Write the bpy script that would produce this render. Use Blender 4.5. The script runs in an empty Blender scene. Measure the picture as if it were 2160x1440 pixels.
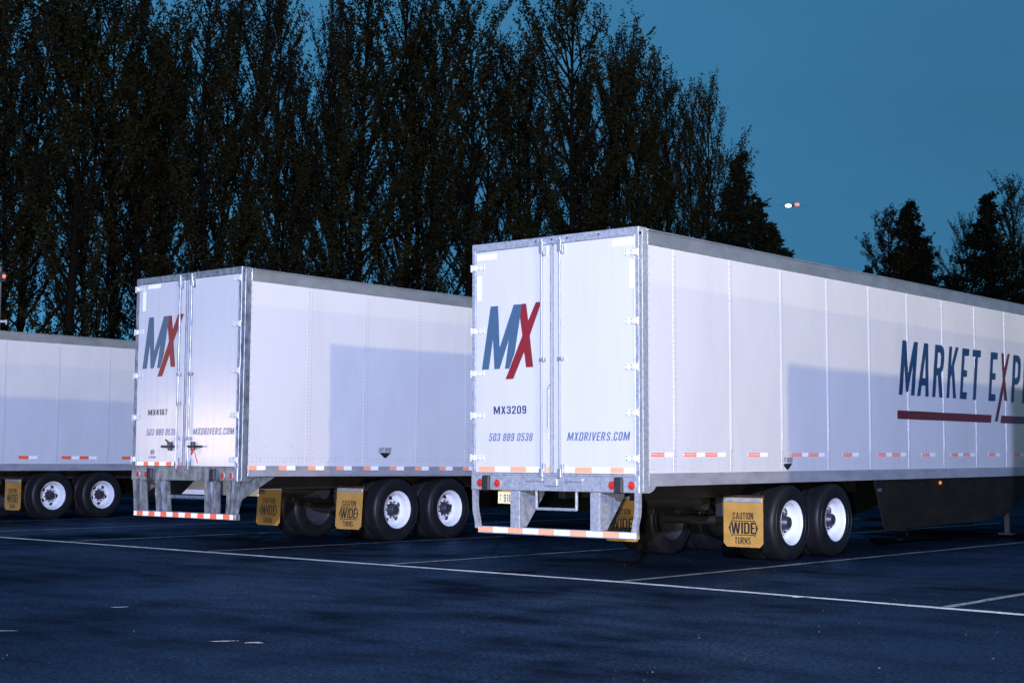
import bpy, math, random
import numpy as np
from mathutils import Vector, Matrix
random.seed(7); rng = np.random.default_rng(11)
S = bpy.context.scene
COL = S.collection
R = math.radians

# ------------------------------------------------------------------ camera
FPX = 3140.6                       # focal length in pixels of a 2160 px wide picture
PITCH, ROLL, YAW, CAMH = .0784, .0052, -.697, 1.3565
cd = bpy.data.cameras.new('camera'); cam = bpy.data.objects.new('camera', cd); COL.objects.link(cam)
S.camera = cam
cd.sensor_width = 36; cd.lens = 36*FPX/2160; cd.clip_start = .1; cd.clip_end = 6000
_f = Vector((math.sin(YAW)*math.cos(PITCH), math.cos(YAW)*math.cos(PITCH), math.sin(PITCH)))
_r = Vector((math.cos(YAW), -math.sin(YAW), 0)); _u = _r.cross(_f)
_r2 = _r*math.cos(ROLL)+_u*math.sin(ROLL); _u2 = -_r*math.sin(ROLL)+_u*math.cos(ROLL)
cam.matrix_world = Matrix(((_r2.x, _u2.x, -_f.x, 0), (_r2.y, _u2.y, -_f.y, 0), (_r2.z, _u2.z, -_f.z, CAMH), (0, 0, 0, 1)))
cd.dof.use_dof = False
def ray(px, py):
    return (_f + _r2*((px-1080)/FPX) - _u2*((py-720)/FPX))
def bearing(px, dist):             # ground point under picture column px at a distance
    d = ray(px, 900); h = math.hypot(d.x, d.y); return d.x/h*dist, d.y/h*dist
def height_at(px, py, dist):
    d = ray(px, py); return CAMH + d.z/math.hypot(d.x, d.y)*dist

# ------------------------------------------------------------------ world, lights, exposure
W = bpy.data.worlds.new('World'); S.world = W; W.use_nodes = True
nt = W.node_tree; nt.nodes.clear()
SUN_ROT = R(270); SUN_EL = R(1.0)
sky = nt.nodes.new('ShaderNodeTexSky'); sky.sky_type = 'NISHITA'; sky.sun_disc = False
sky.sun_elevation = SUN_EL; sky.sun_rotation = SUN_ROT; sky.air_density = 1.0; sky.dust_density = .6; sky.ozone_density = 3
tint = nt.nodes.new('ShaderNodeMix'); tint.data_type = 'RGBA'; tint.blend_type = 'MULTIPLY'
tint.inputs[0].default_value = 1; tint.inputs[7].default_value = (.80, 1.40, 1.16, 1)
bg = nt.nodes.new('ShaderNodeBackground'); bg.inputs[1].default_value = 1.0
wo = nt.nodes.new('ShaderNodeOutputWorld')
stc = nt.nodes.new('ShaderNodeTexCoord'); smp = nt.nodes.new('ShaderNodeMapping')      # even overcast dusk: read the sky higher up, where it has no bright band
smp.inputs['Scale'].default_value = (1, 1, 2); smp.inputs['Location'].default_value = (0, 0, .75)
nt.links.new(stc.outputs['Generated'], smp.inputs[0]); nt.links.new(smp.outputs[0], sky.inputs[0])
dot = nt.nodes.new('ShaderNodeVectorMath'); dot.operation = 'DOT_PRODUCT'; dot.inputs[1].default_value = (-.94, -.05, -.05)   # afterglow side
gm = nt.nodes.new('ShaderNodeMapRange'); gm.inputs[1].default_value = .30; gm.inputs[2].default_value = .80; gm.inputs[3].default_value = .84; gm.inputs[4].default_value = 1.25
gl = nt.nodes.new('ShaderNodeMix'); gl.data_type = 'RGBA'; gl.blend_type = 'MULTIPLY'; gl.inputs[0].default_value = 1
nt.links.new(stc.outputs['Generated'], dot.inputs[0]); nt.links.new(dot.outputs['Value'], gm.inputs[0])
nt.links.new(sky.outputs[0], tint.inputs[6]); nt.links.new(tint.outputs[2], gl.inputs[6]); cn = nt.nodes.new('ShaderNodeTexNoise'); cn.inputs['Scale'].default_value = 2.2; cn.inputs['Detail'].default_value = 5; cm_ = nt.nodes.new('ShaderNodeMapping'); cm_.inputs['Scale'].default_value = (1, 1, 3.5)
cr = nt.nodes.new('ShaderNodeMapRange'); cr.inputs[1].default_value = .3; cr.inputs[2].default_value = .7; cr.inputs[3].default_value = .92; cr.inputs[4].default_value = 1.08     # thin cloud
cx = nt.nodes.new('ShaderNodeMath'); cx.operation = 'MULTIPLY'
nt.links.new(stc.outputs['Generated'], cm_.inputs[0]); nt.links.new(cm_.outputs[0], cn.inputs[0]); nt.links.new(cn.outputs[0], cr.inputs[0]); nt.links.new(cr.outputs[0], cx.inputs[0]); nt.links.new(gm.outputs[0], cx.inputs[1])
nt.links.new(cx.outputs[0], gl.inputs[7]); nt.links.new(gl.outputs[2], bg.inputs[0]); nt.links.new(bg.outputs[0], wo.inputs[0])
S.view_settings.view_transform = 'Standard'; S.view_settings.look = 'None'; S.view_settings.exposure = 0; S.view_settings.gamma = 1

def lamp(name, loc, target, power, col, radius=.15, angle=120, blend=.6):
    l = bpy.data.lights.new(name, 'SPOT'); l.energy = power; l.color = col; l.shadow_soft_size = radius
    l.spot_size = R(angle); l.spot_blend = blend
    o = bpy.data.objects.new(name, l); COL.objects.link(o); o.location = loc
    o.rotation_euler = (Vector(target)-Vector(loc)).to_track_quat('-Z', 'Y').to_euler(); return o
LOT_BLUE = (11.1, -17.25, 8.6); LOT_A = (23, 1, 12); LOT_B = (50, 30, 11); LOT_WARM = (-60, -18, 2.7); HEADLIGHT = (.5, -1.6, 1.05)
lamp('lot_floodlight', LOT_BLUE, (-14, 15, 3.0), 120000, (.46, .54, 1.0), .22, 80, .6)
lamp('vehicle_headlight', HEADLIGHT, (-13, 17, 2.0), 9800, (1, .92, .84), .12, 75, .7)
lamp('lot_lamp_near', LOT_A, (-14, 18, 2), 27500, (1, .80, .35), .32, 110)
lamp('lot_lamp_far', LOT_B, (-12, 20, 2), 19000, (1, .86, .45), .2, 110)
lamp('street_lamp_warm', LOT_WARM, (-28, 20, 3), 5500, (1, .72, .38), .35, 120)

# ------------------------------------------------------------------ material helpers
def mat(name, col, rough=.5, metal=0., spec=.5, noise=None, bump=None, coat=0, emit=None, rough_noise=None):
    m = bpy.data.materials.new(name); m.use_nodes = True; t = m.node_tree
    b = t.nodes['Principled BSDF']; b.inputs['Base Color'].default_value = (*col, 1)
    b.inputs['Roughness'].default_value = rough; b.inputs['Metallic'].default_value = metal
    b.inputs['Specular IOR Level'].default_value = spec; b.inputs['Coat Weight'].default_value = coat
    tc = t.nodes.new('ShaderNodeTexCoord')
    if noise:                                    # (other colour, scale, contrast low, high, stretch xyz)
        c2, sc, lo, hi, st = noise
        mp = t.nodes.new('ShaderNodeMapping'); mp.inputs['Scale'].default_value = st
        n = t.nodes.new('ShaderNodeTexNoise'); n.inputs['Scale'].default_value = sc; n.inputs['Detail'].default_value = 6; n.inputs['Roughness'].default_value = .65
        r = t.nodes.new('ShaderNodeMapRange'); r.inputs[1].default_value = lo; r.inputs[2].default_value = hi
        x = t.nodes.new('ShaderNodeMix'); x.data_type = 'RGBA'; x.inputs[6].default_value = (*col, 1); x.inputs[7].default_value = (*c2, 1)
        t.links.new(tc.outputs['Object'], mp.inputs[0]); t.links.new(mp.outputs[0], n.inputs[0]); t.links.new(n.outputs[0], r.inputs[0])
        t.links.new(r.outputs[0], x.inputs[0]); t.links.new(x.outputs[2], b.inputs['Base Color'])
    if rough_noise:
        sc, lo, hi, rl, rh = rough_noise
        n = t.nodes.new('ShaderNodeTexNoise'); n.inputs['Scale'].default_value = sc; n.inputs['Detail'].default_value = 5
        r = t.nodes.new('ShaderNodeMapRange'); r.inputs[1].default_value = lo; r.inputs[2].default_value = hi; r.inputs[3].default_value = rl; r.inputs[4].default_value = rh
        t.links.new(tc.outputs['Object'], n.inputs[0]); t.links.new(n.outputs[0], r.inputs[0]); t.links.new(r.outputs[0], b.inputs['Roughness'])
    if bump:
        sc, strength, dist = bump
        n = t.nodes.new('ShaderNodeTexNoise'); n.inputs['Scale'].default_value = sc; n.inputs['Detail'].default_value = 4
        q = t.nodes.new('ShaderNodeBump'); q.inputs['Strength'].default_value = strength; q.inputs['Distance'].default_value = dist
        t.links.new(tc.outputs['Object'], n.inputs[0]); t.links.new(n.outputs[0], q.inputs['Height']); t.links.new(q.outputs[0], b.inputs['Normal'])
    if emit:
        b.inputs['Emission Color'].default_value = (*emit[0], 1); b.inputs['Emission Strength'].default_value = emit[1]
    return m
M = {}
M['panel'] = mat('white_panel_paint', (.60, .60, .61), .32, noise=((.53, .53, .535), 1.3, .45, .75, (.6, .6, .25)), bump=(1.1, .25, .02), spec=.4)
M['door'] = mat('white_door_paint', (.56, .552, .545), .32, noise=((.525, .52, .515), 2.4, .48, .8, (3, 3, .35)), bump=(1.6, .2, .012), spec=.4)
M['door_old'] = mat('weathered_door_paint', (.56, .555, .555), .21, noise=((.50, .50, .51), 3, .45, .8, (4, 4, .25)), bump=(2, .25, .015), spec=.45)
M['alu'] = mat('aluminium_rail', (.50, .50, .52), .38, .75, noise=((.36, .35, .37), 5, .4, .7, (1, .4, 1)), bump=(3, .2, .01))
M['galv'] = mat('galvanised_steel', (.46, .49, .53), .42, .4, noise=((.28, .30, .34), 22, .4, .65, (1, 1, 1)), bump=(30, .2, .004))
M['rail'] = mat('lower_rail_aluminium', (.42, .42, .45), .35, .3, noise=((.30, .30, .33), 5, .4, .7, (1, .4, 1)), bump=(3, .2, .01))
M['galv_old'] = mat('worn_galvanised_steel', (.36, .40, .46), .45, .7, noise=((.12, .13, .15), 11, .42, .68, (1, 1, .5)), bump=(20, .3, .006))
M['rod'] = mat('zinc_rod', (.36, .39, .45), .42, .6)
M['plate'] = mat('hinge_paint', (.68, .68, .68), .4, noise=((.5, .5, .5), 20, .5, .7, (1, 1, 1)))
M['rivet'] = mat('rivet_metal', (.42, .43, .47), .35, .8)
M['seam'] = mat('seam_strip_paint', (.62, .62, .63), .22, .1)
M['rivet_dark'] = mat('dull_rivet', (.22, .23, .27), .45, .5)
M['under'] = mat('underbody_steel', (.014, .013, .013), .6, .1, noise=((.028, .025, .023), 6, .4, .7, (1, 1, 1)), bump=(20, .3, .006))
M['black'] = mat('black_rubber', (.016, .016, .017), .6, noise=((.03, .03, .03), 9, .4, .7, (1, 1, 1)), bump=(40, .2, .002))
M['tyre'] = mat('tyre_rubber', (.006, .007, .009), .5, spec=.3, noise=((.013, .012, .011), 7, .4, .7, (1, 1, 1)), bump=(60, .2, .002))
M['rim'] = mat('white_rim_paint', (.72, .72, .73), .3, noise=((.5, .48, .46), 9, .55, .8, (1, 1, 1)))
M['rim_in'] = mat('dirty_inner_rim', (.03, .03, .035), .6)
M['hub'] = mat('hub_metal', (.06, .06, .07), .4, .5)
M['hole'] = mat('dark_opening', (.008, .008, .008), .8)
M['skirt'] = mat('dark_skirt_panel', (.012, .010, .008), .6, spec=.1, noise=((.022, .018, .014), 3, .45, .75, (1, .6, 1.4)), bump=(4, .2, .02))
M['flap'] = mat('yellow_flap_rubber', (.44, .245, .05), .6, noise=((.33, .18, .035), 4, .42, .75, (1, 1, 1)), bump=(30, .15, .003))
M['ink'] = mat('black_ink', (.014, .012, .012), .5)
M['navy'] = mat('steel_blue_vinyl', (.05, .105, .17), .35)
M['navy2'] = mat('navy_vinyl', (.012, .036, .095), .30)
M['red'] = mat('dark_red_vinyl', (.21, .014, .022), .35)
M['maroon'] = mat('maroon_vinyl', (.11, .008, .012), .30)
M['dk'] = mat('dark_navy_lettering', (.025, .035, .10), .4)
M['slate'] = mat('slate_lettering', (.10, .14, .26), .4)
M['tape_w'] = mat('white_reflective_tape', (.97, .97, .96), .25, spec=.8)
M['tape_r'] = mat('red_reflective_tape', (.95, .13, .05), .3, spec=.6)
M['tape_r_lit'] = mat('lit_red_reflective_tape', (.97, .38, .20), .3, spec=.6)  # red tape with its retroreflected glow put into a paler colour
M['lens'] = mat('red_lamp_lens', (.50, .025, .018), .15, coat=.5)
M['lensrim'] = mat('lamp_bezel', (.5, .5, .52), .35, .5)
M['license'] = mat('plate_yellow', (.92, .76, .36), .4)
M['amber'] = mat('amber_marker', (.7, .2, .02), .3, emit=((1, .28, .05), .45))
M['seal'] = mat('red_seal', (.6, .03, .03), .4)
M['bark'] = mat('tree_bark', (.008, .0065, .004), .95, spec=.02, noise=((.008, .007, .006), 5, .4, .6, (1, 1, .3)))
M['leafa'] = mat('poplar_leaf', (.022, .019, .005), .85, spec=.1, noise=((.013, .013, .005), .5, .4, .6, (1, 1, 1)))
M['leafb'] = mat('alder_leaf', (.020, .016, .005), .85, spec=.1, noise=((.012, .010, .004), .5, .4, .6, (1, 1, 1)))
M['needle'] = mat('conifer_needle', (.009, .010, .005), .9, spec=.1)
M['pole'] = mat('pole_paint', (.12, .12, .12), .5)

# ------------------------------------------------------------------ mesh helpers
class MB:
    def __init__(s): s.v = []; s.f = []; s.m = []
    def add(s, vs, fs, mi=0):
        n = len(s.v); s.v += [tuple(v) for v in vs]; s.f += [tuple(i+n for i in f) for f in fs]; s.m += [mi]*len(fs); return s
    def box(s, x0, x1, y0, y1, z0, z1, mi=0):
        return s.add([(x0, y0, z0), (x1, y0, z0), (x1, y1, z0), (x0, y1, z0), (x0, y0, z1), (x1, y0, z1), (x1, y1, z1), (x0, y1, z1)],
                     [(0, 3, 2, 1), (4, 5, 6, 7), (0, 1, 5, 4), (1, 2, 6, 5), (2, 3, 7, 6), (3, 0, 4, 7)], mi)
    def bbox(s, x0, x1, y0, y1, z0, z1, b=.004, mi=0):        # box with chamfered edges
        vs = []; xs, ys, zs = (x0, x1), (y0, y1), (z0, z1)
        def P(i, j, k, a):
            p = [xs[i], ys[j], zs[k]]; sg = (1-2*i, 1-2*j, 1-2*k)
            for q in range(3):
                if q != a: p[q] += sg[q]*b
            return tuple(p)
        idx = {}
        for i in (0, 1):
            for j in (0, 1):
                for k in (0, 1):
                    for a in range(3): idx[i, j, k, a] = len(vs); vs.append(P(i, j, k, a))
        fs = []
        for a in range(3):
            o = [q for q in range(3) if q != a]
            for side in (0, 1):
                q = []
                for (p, r) in ((0, 0), (1, 0), (1, 1), (0, 1)):
                    c = [0, 0, 0]; c[a] = side; c[o[0]] = p; c[o[1]] = r; q.append(idx[c[0], c[1], c[2], a])
                fs.append(tuple(q))
        for a in range(3):                       # edges along axis a
            o = [q for q in range(3) if q != a]
            for p in (0, 1):
                for r in (0, 1):
                    c0 = [0, 0, 0]; c0[o[0]] = p; c0[o[1]] = r; c1 = list(c0); c1[a] = 1
                    fs.append((idx[(*c0, o[0])], idx[(*c0, o[1])], idx[(*c1, o[1])], idx[(*c1, o[0])]))
        for i in (0, 1):
            for j in (0, 1):
                for k in (0, 1): fs.append((idx[i, j, k, 0], idx[i, j, k, 1], idx[i, j, k, 2]))
        return s.add(vs, fs, mi)
    def tube(s, pts, r, n=10, mi=0, cap=True):
        pts = [Vector(p) for p in pts]; rs = r if isinstance(r, (list, tuple)) else [r]*len(pts)
        vs = []; fs = []
        for i, p in enumerate(pts):
            d = (pts[min(i+1, len(pts)-1)]-pts[max(i-1, 0)]).normalized()
            a = d.cross(Vector((0, 0, 1)) if abs(d.z) < .9 else Vector((1, 0, 0))).normalized(); b = d.cross(a)
            for k in range(n):
                t = 2*math.pi*k/n; vs.append(p+(a*math.cos(t)+b*math.sin(t))*rs[i])
        for i in range(len(pts)-1):
            for k in range(n): fs.append((i*n+k, i*n+(k+1) % n, (i+1)*n+(k+1) % n, (i+1)*n+k))
        if cap: fs += [tuple(range(n-1, -1, -1)), tuple((len(pts)-1)*n+k for k in range(n))]
        return s.add(vs, fs, mi)
    def prism(s, poly, ax, a0, a1, mi=0):        # poly in the two other axes, extruded along ax
        def V(p, a):
            if ax == 0: return (a, p[0], p[1])
            if ax == 1: return (p[0], a, p[1])
            return (p[0], p[1], a)
        n = len(poly); vs = [V(p, a0) for p in poly]+[V(p, a1) for p in poly]
        return s.add(vs, [tuple(range(n)), tuple(range(2*n-1, n-1, -1))]+[(i, i+n, (i+1) % n+n, (i+1) % n) for i in range(n)], mi)
    def beam(s, p0, p1, w, h, side=(1, 0, 0), mi=0):   # straight bar, w along side
        p0, p1 = Vector(p0), Vector(p1); d = (p1-p0).normalized(); sd = Vector(side); u = d.cross(sd).normalized()
        vs = [p+sd*a*w/2+u*b*h/2 for p in (p0, p1) for a, b in ((-1, -1), (1, -1), (1, 1), (-1, 1))]
        return s.add(vs, [(3, 2, 1, 0), (4, 5, 6, 7), (0, 1, 5, 4), (1, 2, 6, 5), (2, 3, 7, 6), (3, 0, 4, 7)], mi)
    def lathe_x(s, prof, n=40, mi=0):            # profile [(x, r)] round the x axis
        vs = []; fs = []
        for (x, r) in prof:
            for k in range(n): t = 2*math.pi*k/n; vs.append((x, r*math.cos(t), r*math.sin(t)))
        for i in range(len(prof)-1):
            for k in range(n): fs.append((i*n+k, i*n+(k+1) % n, (i+1)*n+(k+1) % n, (i+1)*n+k))
        return s.add(vs, fs, mi)
    def rivet(s, p, n, r=.007, h=.005, mi=0):    # n: axis index and sign
        ax, sg = n; o = [q for q in range(3) if q != ax]; vs = []
        for k in range(6):
            q = list(p); q[o[0]] += r*math.cos(k*math.pi/3); q[o[1]] += r*math.sin(k*math.pi/3); vs.append(q)
        for k in range(6):
            q = list(p); q[ax] += sg*h; q[o[0]] += .5*r*math.cos(k*math.pi/3); q[o[1]] += .5*r*math.sin(k*math.pi/3); vs.append(q)
        return s.add(vs, [(k, (k+1) % 6, 6+(k+1) % 6, 6+k) for k in range(6)]+[tuple(range(6, 12))], mi)
    def mesh(s, name, mats, smooth=False):
        me = bpy.data.meshes.new(name); me.from_pydata(s.v, [], s.f)
        for m in mats: me.materials.append(m)
        if len(mats) > 1: me.polygons.foreach_set('material_index', s.m)
        import bmesh
        b = bmesh.new(); b.from_mesh(me); bmesh.ops.recalc_face_normals(b, faces=b.faces); b.to_mesh(me); b.free()
        if smooth:
            me.shade_smooth()
            me.set_sharp_from_angle(angle=R(35))
        me.update(); return me
    def build(s, name, mats, parent=None, smooth=False, loc=None):
        if not isinstance(mats, (list, tuple)): mats = [mats]
        return link(name, s.mesh(name, mats, smooth), parent, loc)
def link(name, data, parent=None, loc=None):
    o = bpy.data.objects.new(name, data); COL.objects.link(o); o.parent = parent
    if loc: o.location = loc
    return o
def tag(o, label=None, cat=None, group=None, kind=None):
    for k, v in (('label', label), ('category', cat), ('group', group), ('kind', kind)):
        if v: o[k] = v
    return o
def empty(name, loc=(0, 0, 0), parent=None):
    return link(name, None, parent, loc)

# flat lettering: 2-D filled outlines -> mesh, mapped on a plane
def outline_mesh(polys):
    c = bpy.data.curves.new('lettering', 'CURVE'); c.dimensions = '2D'; c.fill_mode = 'BOTH'
    for p in polys:
        sp = c.splines.new('POLY'); sp.points.add(len(p)-1); sp.use_cyclic_u = True
        for i, (x, y) in enumerate(p): sp.points[i].co = (x, y, 0, 1)
    o = bpy.data.objects.new('lettering', c); COL.objects.link(o); me = bpy.data.meshes.new_from_object(o.evaluated_get(bpy.context.evaluated_depsgraph_get()))
    bpy.data.objects.remove(o); bpy.data.curves.remove(c); return me
def text_mesh(body, bold=0., spacing=1.):
    c = bpy.data.curves.new('lettering', 'FONT'); c.body = body; c.size = 1; c.offset = bold; c.space_character = spacing; c.resolution_u = 4
    o = bpy.data.objects.new('lettering', c); COL.objects.link(o); me = bpy.data.meshes.new_from_object(o.evaluated_get(bpy.context.evaluated_depsgraph_get()))
    bpy.data.objects.remove(o); bpy.data.curves.remove(c); return me
def place_flat(me, ax, a, u0, u1, z0, z1, shear, m, name, parent, fit=True, th=.0012):
    """ax 1: rear plane (u = x) facing -y; ax 0: side plane (u = y) facing +x"""
    v = np.array([tuple(q.co) for q in me.vertices])[:, :2]
    if fit:
        lo, hi = v.min(0), v.max(0); v = (v-lo)/(hi-lo)
        sh = shear*(z1-z0); v = np.stack([u0+v[:, 0]*(u1-u0-sh)+v[:, 1]*sh, z0+v[:, 1]*(z1-z0)], 1)
    fs = [tuple(p.vertices) for p in me.polygons]; bpy.data.meshes.remove(me)
    vs = [(p[0], a, p[1]) if ax == 1 else (a, p[0], p[1]) for p in v]
    mm = bpy.data.meshes.new(name); mm.from_pydata(vs, [], fs); mm.materials.append(m)
    nrm = (0, -1, 0) if ax == 1 else (1, 0, 0)
    mm.update()
    if fs and mm.polygons[0].normal.dot(Vector(nrm)) < 0: mm.flip_normals()
    return link(name, mm, parent)

# ------------------------------------------------------------------ ground, markings, puddles
def asphalt():
    m = bpy.data.materials.new('blue_lit_wet_asphalt'); m.use_nodes = True; t = m.node_tree; b = t.nodes['Principled BSDF']
    dif = t.nodes.new('ShaderNodeBsdfDiffuse'); gsy = t.nodes.new('ShaderNodeBsdfGlossy'); msh = t.nodes.new('ShaderNodeMixShader')   # stone and tar with a thin damp film, its blue sheen painted in
    gsy.inputs['Color'].default_value = (.36, .62, 1, 1); t.links.new(dif.outputs[0], msh.inputs[1]); t.links.new(gsy.outputs[0], msh.inputs[2])  # gloss colour carries the blue cast of the light
    tc = t.nodes.new('ShaderNodeTexCoord'); L = t.links.new
    def noise(sc, det=5, stretch=None, rough=.6):
        n = t.nodes.new('ShaderNodeTexNoise'); n.inputs['Scale'].default_value = sc; n.inputs['Detail'].default_value = det; n.inputs['Roughness'].default_value = rough
        if stretch:
            mp = t.nodes.new('ShaderNodeMapping'); mp.inputs['Scale'].default_value = stretch; L(tc.outputs['Object'], mp.inputs[0]); L(mp.outputs[0], n.inputs[0])
        else: L(tc.outputs['Object'], n.inputs[0])
        return n
    def rng_(src, a, b_, c, d):
        r = t.nodes.new('ShaderNodeMapRange'); r.inputs[1].default_value = a; r.inputs[2].default_value = b_; r.inputs[3].default_value = c; r.inputs[4].default_value = d; L(src, r.inputs[0]); return r
    n1 = noise(.35, 6, (1, 1, 1)); n2 = noise(13, 8, None, .9); n3 = noise(1.6, 6, (.5, 1.2, 1)); v = t.nodes.new('ShaderNodeTexVoronoi'); v.inputs['Scale'].default_value = 42; L(tc.outputs['Object'], v.inputs['Vector'])
    mx = t.nodes.new('ShaderNodeMix'); mx.data_type = 'RGBA'; mx.inputs[6].default_value = (.0042, .0068, .0125, 1); mx.inputs[7].default_value = (.0078, .0140, .0275, 1)  # blue of the lot light painted into the dark asphalt tones
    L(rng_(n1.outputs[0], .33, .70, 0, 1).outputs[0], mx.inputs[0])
    m2 = t.nodes.new('ShaderNodeMix'); m2.data_type = 'RGBA'; m2.blend_type = 'MULTIPLY'; m2.inputs[0].default_value = 1
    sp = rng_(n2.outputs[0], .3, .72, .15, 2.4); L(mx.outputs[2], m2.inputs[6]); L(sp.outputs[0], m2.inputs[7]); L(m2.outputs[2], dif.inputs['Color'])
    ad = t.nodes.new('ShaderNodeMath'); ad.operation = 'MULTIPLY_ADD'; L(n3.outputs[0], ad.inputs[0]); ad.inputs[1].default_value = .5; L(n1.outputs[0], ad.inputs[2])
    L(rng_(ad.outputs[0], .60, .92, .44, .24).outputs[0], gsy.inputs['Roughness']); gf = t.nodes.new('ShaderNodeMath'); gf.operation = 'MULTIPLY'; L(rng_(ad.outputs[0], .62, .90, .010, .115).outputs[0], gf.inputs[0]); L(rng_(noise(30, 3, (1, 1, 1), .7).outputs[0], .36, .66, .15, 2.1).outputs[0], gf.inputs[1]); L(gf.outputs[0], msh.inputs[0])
    bp = t.nodes.new('ShaderNodeBump'); bp.inputs['Strength'].default_value = .7; bp.inputs['Distance'].default_value = .010
    L(v.outputs['Distance'], bp.inputs['Height'])
    bp2 = t.nodes.new('ShaderNodeBump'); bp2.inputs['Strength'].default_value = .12; bp2.inputs['Distance'].default_value = .03
    L(n3.outputs[0], bp2.inputs['Height']); L(bp.outputs[0], bp2.inputs['Normal']); L(bp2.outputs[0], dif.inputs['Normal']); L(bp2.outputs[0], gsy.inputs['Normal'])
    L(msh.outputs[0], t.nodes['Material Output'].inputs['Surface']); t.nodes.remove(b)
    return m
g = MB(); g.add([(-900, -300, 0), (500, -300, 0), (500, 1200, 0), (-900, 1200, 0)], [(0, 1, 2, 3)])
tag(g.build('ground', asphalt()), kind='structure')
def line_paint(white=.62, lo=.36):
    m = bpy.data.materials.new('worn_line_paint'); m.use_nodes = True; t = m.node_tree; b = t.nodes['Principled BSDF']; L = t.links.new
    tc = t.nodes.new('ShaderNodeTexCoord'); n = t.nodes.new('ShaderNodeTexNoise'); n.inputs['Scale'].default_value = 9; n.inputs['Detail'].default_value = 8; n.inputs['Roughness'].default_value = .75
    r = t.nodes.new('ShaderNodeMapRange'); r.inputs[1].default_value = lo; r.inputs[2].default_value = lo+.14
    x = t.nodes.new('ShaderNodeMix'); x.data_type = 'RGBA'; x.inputs[6].default_value = (.05, .052, .055, 1); x.inputs[7].default_value = (white, white, white, 1)
    L(tc.outputs['Object'], n.inputs[0]); L(n.outputs[0], r.inputs[0]); L(r.outputs[0], x.inputs[0]); L(x.outputs[2], b.inputs['Base Color']); b.inputs['Roughness'].default_value = .5
    return m
M['line'] = line_paint(.75, .34); M['line2'] = line_paint(.30, .40)
def strip(pts, w, name, z=.004, m=None):
    s = MB(); n = len(pts); vs = []
    for i, (x, y) in enumerate(pts):
        a = pts[max(i-1, 0)]; b = pts[min(i+1, n-1)]; d = Vector((b[0]-a[0], b[1]-a[1])).normalized()
        k = w/2*(1+random.uniform(-.16, .16)); vs += [(x-d.y*k, y+d.x*k, z), (x+d.y*k, y-d.x*k, z)]
    s.add(vs, [(2*i, 2*i+1, 2*i+3, 2*i+2) for i in range(n-1)]); return tag(s.build(name, m or M['line']), kind='structure')
def seg(p0, p1, k):
    return [(p0[0]+(p1[0]-p0[0])*i/k+random.uniform(-.006, .006), p0[1]+(p1[1]-p0[1])*i/k+random.uniform(-.006, .006)) for i in range(k+1)]
strip(seg((-34, 13.95), (-22.6, 13.76), 40)+seg((-22.4, 13.755), (-9.6, 13.53), 60)+seg((-9.4, 13.51), (-5.07, 13.14), 24)+seg((-4.8, 13.12), (4, 12.7), 30), .13, 'parking_line')
for (x0, y0, x1, y1) in ((-9.76, 13.62, -9.36, 33), (-13.48, 13.68, -12.85, 32), (-17.2, 13.75, -16.2, 32), (-20.75, 13.82, -20.4, 32), (-24.4, 13.86, -24.1, 32), (-28.1, 13.9, -27.8, 32), (-5.86, 13.27, -5.7, 32), (-2.0, 13.1, -1.8, 32)):
    strip(seg((x0, y0), (x1, y1), 70), .10, 'bay_line', .008, M['line2'])
M['water'] = mat('puddle_water', (.01, .012, .016), .06, spec=.6, bump=(3, .04, .01))
def puddle(px, py, lx, ly, rot=0, seed=1):
    d = ray(px, py); t = -CAMH/d.z; cx, cy = d.x*t, d.y*t; rr = random.Random(seed); n = 44; ph = [rr.uniform(0, 6.28) for _ in range(6)]
    vs = []
    for k in range(n):
        a = 2*math.pi*k/n; q = 1+.28*math.sin(2*a+ph[0])+.2*math.sin(3*a+ph[1])+.13*math.sin(5*a+ph[2])+.09*math.sin(9*a+ph[3])
        X, Y = lx*q*math.cos(a), ly*q*math.sin(a); vs.append((cx+X*math.cos(rot)-Y*math.sin(rot), cy+X*math.sin(rot)+Y*math.cos(rot), .006))
    m = MB(); m.add(vs, [tuple(range(n))]); return tag(m.build('puddle', M['water']), kind='structure')
grit = MB(); rg = random.Random(5)
for _ in range(170):
    d_ = rg.uniform(7, 26); x_, y_ = bearing(rg.uniform(-60, 2220), d_); q = rg.uniform(.003, .0075)
    grit.add([(x_-q, y_, .003), (x_, y_-q*.8, .003), (x_+q*1.1, y_, .003), (x_, y_+q, .003), (x_, y_, .004+q)], [(0, 1, 4), (1, 2, 4), (2, 3, 4), (3, 0, 4)])
M['grit'] = mat('pale_grit', (.09, .085, .08), .8)
tag(grit.build('grit', M['grit']), 'scattered pale grit and tiny stones on the damp asphalt', 'grit', kind='stuff')
V = YAW    # puddles lie roughly along the view's cross direction
puddle(252, 1281, .055, .06, -V, 1); puddle(470, 1353, .095, .03, -V+.12, 2); puddle(537, 1356, .05, .045, -V, 3); puddle(14, 1331, .06, .03, -V, 4)
puddle(1995, 1123, .8, .8, -V, 5); puddle(1905, 1127, 1.0, .35, -V, 6); puddle(1840, 1112, .7, .6, -V, 7); puddle(1835, 1095, 1.1, 1.0, -V, 8); puddle(2110, 1133, .9, .25, -V, 9); puddle(1925, 1138, 1.2, .25, -V, 10)
puddle(1085, 1206, .22, .10, -V, 11); puddle(1668, 1259, .15, .05, -V, 12)

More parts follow.
